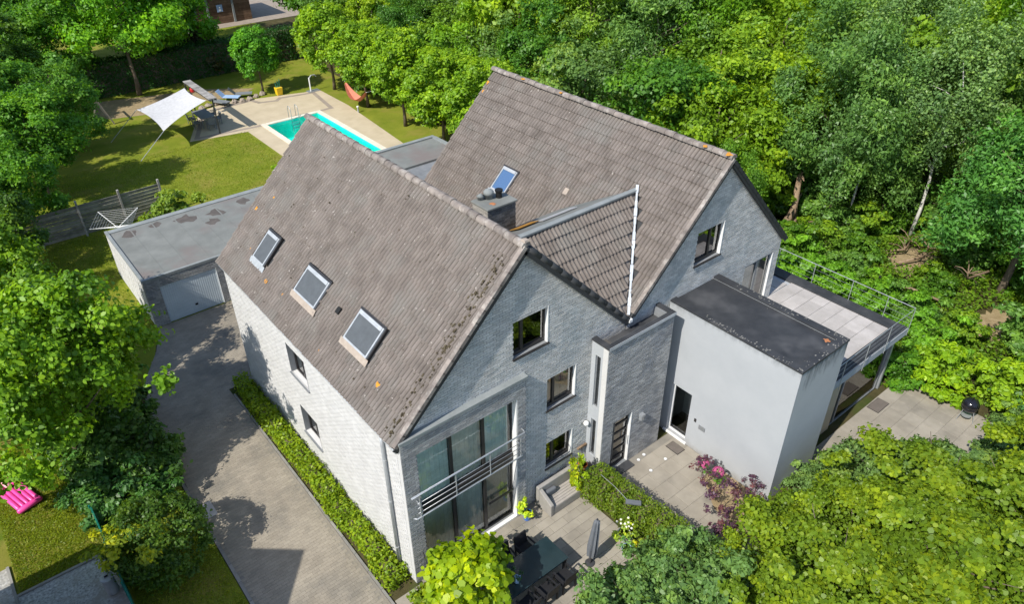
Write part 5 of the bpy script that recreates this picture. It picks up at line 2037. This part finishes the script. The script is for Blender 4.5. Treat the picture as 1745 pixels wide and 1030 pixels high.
q.lathe((0, 0, 0), [(0.15, 0), (0.15, 0.04), (0.05, 0.06), (0.04, 0.3)], 16)
q.build("foot", "dark_metal", o, local=True)
# lamp box on a thin arm over the hedge
o = thing("solar_lamp", "small grey box lamp on a thin arm lying over the clipped hedge", "lamp", (6.45, -2.7, 1.02))
q = MB()
q.obox((0, 0, 0.03), ((0.9, -1.0, 0), (1, 0.9, 0), (0, 0, 1)), (0.24, 0.075, 0.04))
q.build("housing", "parasol_cloth", o, local=True, bevel=0.01)
q = MB()
q.tube([(-0.1, 0.1, 0.05), (-0.05, 0.75, 0.12), (0.02, 1.45, 0.05)], 0.009, 5)
q.build("arm", "steel", o, local=True)
# round ground lights and mats on the entrance path
for (x, y), lab in (((9.04, -0.9), "white round ground light right of the tower door"), ((8.71, -0.95), "white round ground light closest to the tower door"), ((9.47, -1.52), "white round ground light near the door mat"), ((8.67, -1.56), "white round ground light in the middle of the entrance path")):
    o = thing("ground_light", lab, "light", (x, y, 0.014), group="ground lights in the entrance path")
    q = MB()
    q.lathe((0, 0, 0), [(0.055, 0), (0.055, 0.012), (0.04, 0.02)], 14)
    q.build("lens", "white_paint", o, local=True)
    q = MB()
    q.lathe((0, 0, 0), [(0.066, 0), (0.066, 0.006)], 14)
    q.build("rim", "steel", o, local=True)
for (x0, x1, y0, y1), lab in (((9.95, 10.32, -1.66, -1.13), "brown door mat in front of the glazed box door"), ((17.4, 18.2, -5.05, -4.62), "grey door mat outside the garden room")):
    o = thing("door_mat", lab, "mat", ((x0 + x1) / 2, (y0 + y1) / 2, 0.018))
    q = MB()
    q.box(x0, x1, y0, y1, 0.018, 0.034)
    q.build("pile", "mat_dark", o)
    q = MB()
    q.box(x0 - 0.015, x1 + 0.015, y0 - 0.015, y1 + 0.015, 0.018, 0.028)
    q.build("rim", "black", o)
# purple shrubs with pink flowers
for i, ((x, y, s_), lab) in enumerate((((9.5, -3.15, 1.0), "sparse purple-leaved shrub with pink blooms beside the plastered wall"), ((9.0, -4.2, 1.15), "purple-leaved shrub nearer the yellow-green bushes on the entrance path"), ((10.3, -4.5, 0.8), "small purple shrub at the front corner of the plastered box"), ((8.3, -4.9, 0.9), "low purple shrub at the edge of the entrance path"))):
    tree("sparse", (x, y, 0), (0.085, 0.034, 0.075), lab, "purple_shrub", "shrub", scale=s_, group="purple shrubs by the entrance")
for x, y, z_, lab in ((9.6, -2.95, 0.85, "pink flower head on the left of the purple shrub"), (9.75, -3.45, 0.75, "large pink hydrangea head among the purple leaves")):
    o = thing("flower_head", lab, "flower", (x, y, 0))
    q = MB()
    rn = random.Random(int(x * 100))
    for k_ in range(60):
        v_ = Vector((rn.gauss(0, 1), rn.gauss(0, 1), abs(rn.gauss(0, 1)))).normalized()
        p = v_ * 0.19 + Vector((0, 0, z_))
        q.obox(p, (v_.orthogonal(), v_.cross(v_.orthogonal()), v_), (0.03, 0.03, 0.006))
    q.build("petals", "magenta", o, local=True)
    q = MB()
    q.tube([(0, 0, 0), (0.02, 0, z_)], 0.012, 6)
    q.build("stem", "bark", o, local=True)
    foliage_part(o, (0.05, -0.05, z_ - 0.2), (0.25, 0.25, 0.15), 60, 0.14, (0.07, 0.13, 0.02), k=8)

# kettle grill
o = thing("kettle_grill", "round black kettle barbecue on the garden patio", "barbecue", (19.55, -7.25, 0.014))
q = MB()
q.lathe((0, 0, 0), [(0.08, 0.42), (0.22, 0.48), (0.285, 0.6), (0.29, 0.68)], 20)
q.build("bowl", "enamel", o, smooth=True, local=True)
q = MB()
q.lathe((0, 0, 0), [(0.3, 0.685), (0.29, 0.78), (0.22, 0.9), (0.1, 0.96), (0.01, 0.97)], 20)
lid = q.build("lid", "enamel", o, smooth=True, local=True)
q = MB()
q.box(-0.09, 0.09, -0.015, 0.015, 1.0, 1.03)
q.box(-0.08, -0.06, -0.01, 0.01, 0.94, 1.0)
q.box(0.06, 0.08, -0.01, 0.01, 0.94, 1.0)
q.build("lid_handle", "black", lid, local=True)
for i in range(3):
    a_ = i * 2.094 + 0.4
    q = MB()
    q.tube([(0.2 * math.cos(a_), 0.2 * math.sin(a_), 0.5), (0.32 * math.cos(a_), 0.32 * math.sin(a_), 0.0)], 0.014, 6)
    q.build("leg", "steel", o, local=True)
q = MB()
q.lathe((0, 0, 0.2), [(0.17, 0), (0.18, 0.02)], 14)
q.build("ash_pan", "steel", o, local=True)

# fallen wood in the clearing
def log(pts, r, label, mat="deadwood", name="fallen_log", twigs=0, seed=0):
    o = thing(name, label, "log" if name == "fallen_log" else "branch", pts[0])
    q = MB()
    p0 = Vector(pts[0])
    q.tube([Vector(p) - p0 for p in pts], [r * (1 - 0.5 * i / (len(pts) - 1)) for i in range(len(pts))], 8)
    q.build("stem", mat, o, smooth=True, local=True)
    rn = random.Random(seed)
    for i in range(twigs):
        q = MB()
        a_ = Vector(pts[rn.randrange(1, len(pts))]) - p0
        b_ = a_ + Vector((rn.uniform(-0.9, 0.9), rn.uniform(-0.9, 0.9), rn.uniform(0.0, 0.7)))
        q.tube([a_, (a_ + b_) / 2 + Vector((0, 0, 0.1)), b_], [r * 0.4, r * 0.3, r * 0.1], 5)
        q.build("twig", mat, o, local=True)
    return o


log([(25.2, -0.2, 0.75), (25.5, -1.7, 0.7), (25.8, -3.3, 0.55)], 0.1, "fallen bare log lying past the terrace railing corner")
log([(26.6, 5.4, 0.2), (27.0, 5.2, 1.4), (27.6, 5.6, 3.0)], 0.26, "broken leaning brown trunk right of the far gable", twigs=4, seed=2)
log([(26.2, 4.6, 0.5), (26.8, 4.9, 0.6), (27.7, 5.4, 0.9)], 0.2, "rotten brown log at the foot of the leaning trunk", twigs=3, seed=5)
log([(28.0, -0.2, 0.25), (29.2, -0.7, 0.3), (30.3, -0.6, 0.45)], 0.07, "dry brown branch lying in the bare patch under the birch", name="fallen_branch", twigs=12, seed=3)
log([(28.6, 0.7, 0.3), (29.3, 0.1, 0.4), (30.2, 0.3, 0.5)], 0.06, "dry twiggy branch at the back of the bare patch under the birch", name="fallen_branch", twigs=12, seed=8)
log([(28.2, -4.0, 1.5), (27.4, -3.5, 1.2), (26.9, -3.6, 1.7)], 0.06, "bare pale dead branch hanging under the large tree on the right", name="dead_branch", twigs=9, seed=6)

# ================================================================== BACK GARDEN
# fence by the garage
F = thing("slatted_fence", "weathered grey slatted wooden fence left of the garage", "fence", (-2, 29.2, 0))
for i in range(5):
    x0, x1 = -8.3 + i * 2.1, -6.2 + i * 2.1
    for j in range(9):
        q = MB()
        q.t = random.random()
        z_ = 0.1 + j * 0.19
        dy = random.uniform(-0.012, 0.012)
        q.hexa([(x0 + 0.05, 29.15 + dy, z_), (x1 - 0.05, 29.15 - dy, z_), (x1 - 0.05, 29.18 - dy, z_), (x0 + 0.05, 29.18 + dy, z_),
                (x0 + 0.05, 29.11 + dy, z_ + 0.175), (x1 - 0.05, 29.11 - dy, z_ + 0.175), (x1 - 0.05, 29.14 - dy, z_ + 0.175), (x0 + 0.05, 29.14 + dy, z_ + 0.175)])
        q.build("slat", "fence_wood", F)
for i in range(6):
    q = MB()
    q.t = 0.9
    x0 = -8.3 + i * 2.1
    q.box(x0 - 0.05, x0 + 0.05, 29.05, 29.2, 0, 2.05)
    q.build("post", "fence_wood", F)
# rotary clothes dryer
o = thing("clothes_dryer", "white rotary clothes dryer with many lines behind the garage corner", "clothes dryer", (-0.9, 26.0, 0))
q = MB()
q.tube([(0, 0, 0), (0, 0, 1.55)], 0.025, 8)
q.build("pole", "zinc", o, local=True)
tips = []
for i in range(4):
    a_ = 0.35 + i * math.pi / 2
    tip = Vector((1.35 * math.cos(a_), 1.35 * math.sin(a_), 1.95))
    tips.append(tip)
    q = MB()
    q.tube([(0, 0, 1.4), tip], 0.018, 6)
    q.build("arm", "white_paint", o, local=True)
q = MB()
for k_ in range(3, 11):
    f_ = k_ / 10
    for i in range(4):
        c0 = Vector((0, 0, 1.4))
        q.tube([c0.lerp(tips[i], f_), c0.lerp(tips[(i + 1) % 4], f_)], 0.005, 4, cap=False)
q.build("lines", "white_paint", o, local=True)

# shade sail
o = thing("shade_sail", "large white shade sail stretched from the pergola over the lawn edge", "sail", (6.5, 38, 0))
C_ = [Vector((4.78, 41.8, 2.0)), Vector((8.45, 42.7, 2.5)), Vector((8.68, 39.04, 2.5)), Vector((5.2, 37.9, 1.5))]
q = MB()
n = 14
G_ = {}
for i in range(n + 1):
    for j in range(n + 1):
        u, v = i / n, j / n
        cu = 0.055 * 4 * v * (1 - v)
        cv = 0.055 * 4 * u * (1 - u)
        uu = cu + (1 - 2 * cu) * u
        vv = cv + (1 - 2 * cv) * v
        p = C_[0] * (1 - uu) * (1 - vv) + C_[1] * uu * (1 - vv) + C_[2] * uu * vv + C_[3] * (1 - uu) * vv
        G_[i, j] = p + Vector((0, 0, -0.16 * math.sin(math.pi * u) * math.sin(math.pi * v)))
for i in range(n):
    for j in range(n):
        q.poly([G_[i, j], G_[i, j + 1], G_[i + 1, j + 1], G_[i + 1, j]])
q.build("cloth", "sail", o, smooth=True)
for pa, pb in ((C_[3], (3.3, 37.7, 0.0)), (C_[0], (2.7, 42.4, 0.0))):
    q = MB()
    q.tube([pa, pb], 0.02, 5)
    q.build("guy_rope", "zinc", o)
# pergola beam roof
o = thing("pergola", "narrow dark pergola roof on slim black posts at the end of the shade sail", "pergola", (9.1, 41.3, 0))
for i in range(13):
    q = MB()
    q.t = random.random()
    y0 = 38.75 + i * 0.4
    q.hexa([(8.78, y0, 2.58), (9.32, y0, 2.58), (9.32, y0 + 0.385, 2.58), (8.78, y0 + 0.385, 2.58), (8.78, y0, 2.62), (9.32, y0, 2.62), (9.32, y0 + 0.385, 2.62), (8.78, y0 + 0.385, 2.62)])
    q.build("roof_board", "fence_wood", o)
for x in (8.85, 9.25):
    q = MB()
    q.box(x - 0.03, x + 0.03, 38.7, 44.0, 2.46, 2.579)
    q.build("beam", "dark_metal", o)
for x, y in ((9.1, 39.1), (9.1, 43.8), (8.85, 43.8)):
    q = MB()
    q.box(x - 0.04, x + 0.04, y - 0.04, y + 0.04, 0.0, 2.46)
    q.build("post", "dark_metal", o)
o = thing("red_lantern", "red item hanging under the far end of the pergola", "lantern", (9.1, 43.2, 1.9))
q = MB()
q.lathe((0, 0, 0), [(0.05, 0), (0.16, 0.08), (0.18, 0.25), (0.12, 0.42), (0.03, 0.46)], 12)
q.build("body", "red", o, local=True)
q = MB()
q.tube([(0, 0, 0.46), (0, 0, 0.56)], 0.01, 5)
q.build("hook", "dark_metal", o, local=True)
# garden table and chairs under the sail
t = thing("garden_table", "grey garden table under the shade sail", "table", (9.0, 41.7, 0))
q = MB()
q.box(-0.5, 0.5, -1.0, 1.0, 0.72, 0.76)
q.build("tabletop", "frame_grey", t, local=True)
for sx in (-1, 1):
    for sy in (-1, 1):
        q = MB()
        q.box(sx * 0.44 - 0.025, sx * 0.44 + 0.025, sy * 0.93 - 0.025, sy * 0.93 + 0.025, 0, 0.718)
        q.build("leg", "frame_grey", t, local=True)
for i, (x, y, rz, lab) in enumerate(((8.25, 41.2, math.pi / 2, "left side, nearer the house"), (8.25, 42.2, math.pi / 2, "left side, farther from the house"), (9.75, 41.2, -math.pi / 2, "right side, nearer the house"), (9.75, 42.2, -math.pi / 2, "right side, farther from the house"), (9.0, 40.35, math.pi, "end facing the house"))):
    chair((x, y, 0.0), rz, "grey chair at the garden table under the sail, " + lab, "frame_grey", "chairs at the garden table under the sail")
# deck furniture and small pool things
o = thing("pool_ladder", "stainless pool ladder at the far end of the pool", "ladder", (14.5, 38.6, 0))
for s_ in (-0.28, 0.28):
    q = MB()
    q.tube([(s_, 0.35, 0.03), (s_, 0.35, 0.75), (s_, 0.25, 0.9), (s_, 0.0, 0.88), (s_, -0.14, 0.7), (s_, -0.16, -0.9)], 0.024, 8)
    q.build("handrail", "steel", o, smooth=True, local=True)
for z_ in (-0.25, -0.5, -0.75):
    q = MB()
    q.box(-0.255, 0.255, -0.2, -0.12, z_, z_ + 0.03)
    q.build("rung", "steel", o, local=True)
o = thing("storage_tub", "yellow storage tub at the back edge of the pool deck", "tub", (15.9, 44.3, 0.002))
q = MB()
q.hexa([(-0.22, -0.2, 0), (0.22, -0.2, 0), (0.22, 0.2, 0), (-0.22, 0.2, 0), (-0.27, -0.24, 0.6), (0.27, -0.24, 0.6), (0.27, 0.24, 0.6), (-0.27, 0.24, 0.6)])
q.build("body", "yellow_plastic", o, bevel=0.03, local=True)
q = MB()
for i in range(3):
    q.tube([(-0.1 + i * 0.1, 0, 0.5), (-0.2 + i * 0.2, 0.05, 1.0 + 0.1 * i)], 0.025, 6)
q.build("pool_noodles", "slide_green", o, local=True)
o = thing("pool_shower", "white garden shower post at the far corner of the pool deck", "shower", (18.2, 43.4, 0))
q = MB()
q.tube([(0, 0, 0), (0, 0, 1.1)], 0.06, 8)
q.build("post", "white_paint", o, local=True)
q = MB()
q.tube([(0, 0, 1.05), (0.2, 0, 1.25), (0.5, 0, 1.25), (0.62, 0.0, 1.1)], 0.045, 8)
q.build("arm", "zinc", o, local=True)
q = MB()
q.box(-0.3, 0.7, -0.3, 0.3, 0.002, 0.03)
q.build("tray", "frame_grey", o, local=True)
o = thing("bollard_light", "small white bollard light on the right edge of the pool deck", "light", (18.7, 36.6, 0))
q = MB()
q.lathe((0, 0, 0), [(0.06, 0), (0.06, 0.4)], 10)
q.build("post", "zinc", o, local=True)
q = MB()
q.lathe((0, 0, 0.4), [(0.09, 0), (0.09, 0.08), (0.02, 0.1)], 10)
q.build("cap", "white_paint", o, local=True)
o = thing("hammock", "faded red hammock slung between two ball trees", "hammock", (19.2, 37.5, 0))
q = MB()
prev = None
for i in range(13):
    f_ = i / 12
    yy = -1.5 + 3.2 * f_
    z_ = 1.55 - 1.05 * (1 - (2 * f_ - 1) ** 2)
    w_ = 0.08 + 0.36 * math.sin(math.pi * f_)
    cur = [(x_, yy, z_ + abs(x_) * 0.5) for x_ in (-w_, -w_ * 0.5, 0, w_ * 0.5, w_)]
    if prev:
        for k_ in range(4):
            q.poly([prev[k_], prev[k_ + 1], cur[k_ + 1], cur[k_]])
    prev = cur
q.build("cloth", "hammock", o, smooth=True, local=True)
for y0, y1 in ((-1.5, -2.2), (1.7, 2.3)):
    q = MB()
    q.tube([(0, y0, 1.55), (0.3, y1, 1.8)], 0.012, 5)
    q.build("rope", "white_paint", o, local=True)
for i, (x, y, lab) in enumerate(((11.3, 45.0, "left"), (12.3, 45.6, "middle"), (13.3, 45.7, "right"))):
    o = thing("sun_lounger", "grey folding sun lounger on the back edge of the pool deck, %s one" % lab, "sun lounger", (x, y, 0), 0.5 + 0.3 * i, "loungers at the back of the pool deck")
    q = MB()
    q.box(-0.3, 0.3, -0.9, 0.35, 0.28, 0.33)
    q.build("seat", ("frame_grey", "pale_blue", "frame_grey")[i], o, local=True)
    q = MB()
    q.hexa([(-0.3, 0.35, 0.28), (0.3, 0.35, 0.28), (0.3, 0.39, 0.33), (-0.3, 0.39, 0.33), (-0.3, 0.8, 0.75), (0.3, 0.8, 0.75), (0.3, 0.84, 0.78), (-0.3, 0.84, 0.78)])
    q.build("backrest", ("frame_grey", "pale_blue", "frame_grey")[i], o, local=True)
    for sx in (-1, 1):
        for sy in (-0.75, 0.25):
            q = MB()
            q.bar((sx * 0.27, sy, 0), (sx * 0.27, sy, 0.279), 0.018)
            q.build("leg", "dark_metal", o, local=True)
rn = random.Random(9)
for i in range(9):
    x, y = 9.9 + i * 0.62, 44.9 + 0.7 * math.sin(i * 0.9) * 0.5
    o = thing("rock", "rough brown-grey rock edging the back of the pool deck", "rock", (x, y, -0.02), rn.uniform(0, 6), "rocks behind the pool deck")
    q = MB()
    v_ = [Vector((rn.gauss(0, 1), rn.gauss(0, 1), rn.gauss(0, 1))).normalized() for _ in range(1)]
    prof = [(0.1, 0), (0.26 * rn.uniform(0.8, 1.2), 0.06), (0.24 * rn.uniform(0.8, 1.2), 0.16), (0.12, 0.26), (0.03, 0.28)]
    q.lathe((0, 0, 0), prof, 7)
    q.v = [(a_ * rn.uniform(0.8, 1.25), b_ * rn.uniform(0.8, 1.25), c_ * rn.uniform(0.85, 1.2)) for a_, b_, c_ in q.v]
    q.build("stone", "deck_band", o, local=True)
# slide and swing
o = thing("play_slide", "green children's slide beneath the tree left of the sail", "slide", (2.1, 45.2, 0))
q = MB()
q.hexa([(-0.6, -0.2, 0.95), (0.9, -0.2, 0.12), (0.9, 0.2, 0.12), (-0.6, 0.2, 0.95), (-0.6, -0.2, 1.0), (0.9, -0.2, 0.17), (0.9, 0.2, 0.17), (-0.6, 0.2, 1.0)])
q.build("chute", "slide_green", o, local=True)
for s_ in (-0.22, 0.2):
    q = MB()
    q.hexa([(-0.6, s_, 0.95), (0.9, s_, 0.12), (0.9, s_ + 0.02, 0.12), (-0.6, s_ + 0.02, 0.95), (-0.6, s_, 1.12), (0.9, s_, 0.29), (0.9, s_ + 0.02, 0.29), (-0.6, s_ + 0.02, 1.12)])
    q.build("side", "slide_green", o, local=True)
q = MB()
q.bar((-0.62, -0.18, 0), (-0.62, -0.18, 0.95), 0.03)
q.bar((-0.62, 0.18, 0), (-0.62, 0.18, 0.95), 0.03)
for z_ in (0.25, 0.5, 0.75):
    q.bar((-0.62, -0.18, z_), (-0.62, 0.18, z_), 0.02)
q.build("ladder", "deadwood", o, local=True)
o = thing("swing_frame", "pale wooden swing frame legs beside the slide", "swing", (3.2, 47.0, 0))
for y0 in (-1.0, 1.0):
    for s_ in (-0.7, 0.7):
        q = MB()
        q.bar((s_, y0, 0), (0, y0, 2.0), 0.045)
        q.build("leg", "flash_beige", o, local=True)
q = MB()
q.bar((0, -1.2, 2.02), (0, 1.2, 2.02), 0.05)
q.build("crossbar", "flash_beige", o, local=True)
q = MB()
q.box(-0.12, 0.12, -0.25, 0.25, 0.45, 0.48)
q.bar((0, -0.22, 0.48), (0, -0.22, 2.0), 0.008)
q.bar((0, 0.22, 0.48), (0, 0.22, 2.0), 0.008)
q.build("seat", "dark_metal", o, local=True)
# far shed
o = thing("wooden_shed", "brown timber shed with pale posts at the top of the picture", "shed", (20, 72, 0))
for j in range(14):
    q = MB()
    q.t = random.random()
    q.box(17.2, 24.5, 70.0, 70.06, 0.02 + j * 0.25, 0.255 + j * 0.25)
    q.build("board", "shed_wood", o)
q = MB()
q.box(17.2, 24.5, 70.07, 76, 0, 3.5)
q.build("wall", "shed_wood", o)
q = MB()
q.box(16.9, 24.9, 69.6, 76.4, 3.52, 3.7)
q.build("roof", "felt", o)
for x in (19.9, 22.6):
    q = MB()
    q.box(x - 0.1, x + 0.1, 69.85, 69.99, 0, 3.5)
    q.build("post", "felt_edge", o)
for x in (18.1, 20.9):
    q = MB()
    q.box(x, x + 0.6, 69.93, 69.99, 1.2, 1.9)
    w2 = q.build("notice", "pale_blue", o)
    q = MB()
    q.lathe((x + 0.3, 69.925, 1.62), [(0.02, -0.02), (0.07, 0.0), (0.02, 0.08)], 8)
    q.box(x + 0.2, x + 0.4, 69.915, 69.928, 1.28, 1.52)
    q.build("symbol", "white_paint", w2)
# left neighbour's garden
o = thing("air_mattress", "bright pink inflatable air mattress on the neighbour's lawn", "air mattress", (-8.5, 11.1, 0.03), R(17))
for i in range(5):
    q = MB()
    x0 = -0.36 + i * 0.145
    q.tube([(x0 + 0.072, -0.72, 0.09), (x0 + 0.072, -0.66, 0.1), (x0 + 0.072, 0.36, 0.1), (x0 + 0.072, 0.42, 0.09)], [0.03, 0.078, 0.078, 0.03], 10)
    q.build("air_tube", "pink", o, smooth=True, local=True)
q = MB()
q.tube([(-0.4, -0.8, 0.1), (-0.34, -0.8, 0.11), (0.34, -0.8, 0.11), (0.4, -0.8, 0.1)], [0.04, 0.1, 0.1, 0.04], 10)
q.build("foot_roll", "pink", o, smooth=True, local=True)
for i in range(3):
    q = MB()
    x0 = -0.3 + i * 0.2
    q.tube([(x0 + 0.1, 0.5, 0.11), (x0 + 0.1, 0.56, 0.13), (x0 + 0.1, 0.86, 0.13), (x0 + 0.1, 0.92, 0.11)], [0.04, 0.11, 0.11, 0.04], 10)
    q.build("pillow", "pink_pale" if i == 1 else "pink", o, smooth=True, local=True)
o = thing("mesh_fence", "green mesh fence between the neighbour's garden and the planting", "fence", (-6.72, 6, 0))
for i in range(5):
    y0 = 0.8 + i * 1.75
    q = MB()
    q.tube([(-6.74, y0, 0), (-6.74, y0, 1.25)], 0.03, 6)
    q.build("post", "green_mesh", o)
    if i < 4:
        q = MB()
        for k_ in range(14):
            yy = y0 + 0.06 + k_ * 0.125
            q.tube([(-6.72, yy, 0.05), (-6.72, yy, 1.2)], 0.008, 4, cap=False)
        for z_ in (0.08, 0.45, 0.82, 1.18):
            q.bar((-6.72, y0, z_), (-6.72, y0 + 1.75, z_), 0.012)
        q.build("mesh_panel", "green_mesh", o)
        q = MB()
        q.box(-6.70, -6.69, y0 + 0.03, y0 + 1.72, 0.06, 1.19)
        q.build("privacy_strip", "green_mesh", o)
o = thing("water_butt", "small grey lidded drum on the gravel beside the green fence", "drum", (-7.05, 5.3, 0))
q = MB()
q.lathe((0, 0, 0), [(0.15, 0), (0.17, 0.05), (0.17, 0.62)], 16)
q.build("barrel", "lead", o, local=True)
q = MB()
q.lathe((0, 0, 0.62), [(0.185, 0), (0.185, 0.05), (0.1, 0.07)], 16)
lid = q.build("lid", "zinc", o, local=True)
q = MB()
q.box(-0.05, 0.05, -0.012, 0.012, 0.68, 0.74)
q.build("knob", "black", lid, local=True)

# ================================================================== ordinals: give look-alikes of small groups their own label by place
ORD = ["leftmost", "second from the left", "third from the left", "fourth from the left", "fifth from the left", "sixth from the left", "seventh from the left",
       "eighth from the left", "ninth from the left", "tenth from the left", "eleventh from the left", "twelfth from the left", "rightmost"]
bylab = {}
for o in bpy.data.objects:
    if o.parent is None and 'label' in o.keys():
        bylab.setdefault(o['label'], []).append(o)
for lab, obs in bylab.items():
    if 1 < len(obs) <= 13:
        obs.sort(key=lambda o_: px(o_.location)[0])
        for i, o in enumerate(obs):
            o['label'] = lab + ", " + (ORD[i] if i < len(obs) - 1 else "rightmost")
for o in bpy.data.objects:
    if 'org' in o.keys():
        del o['org']
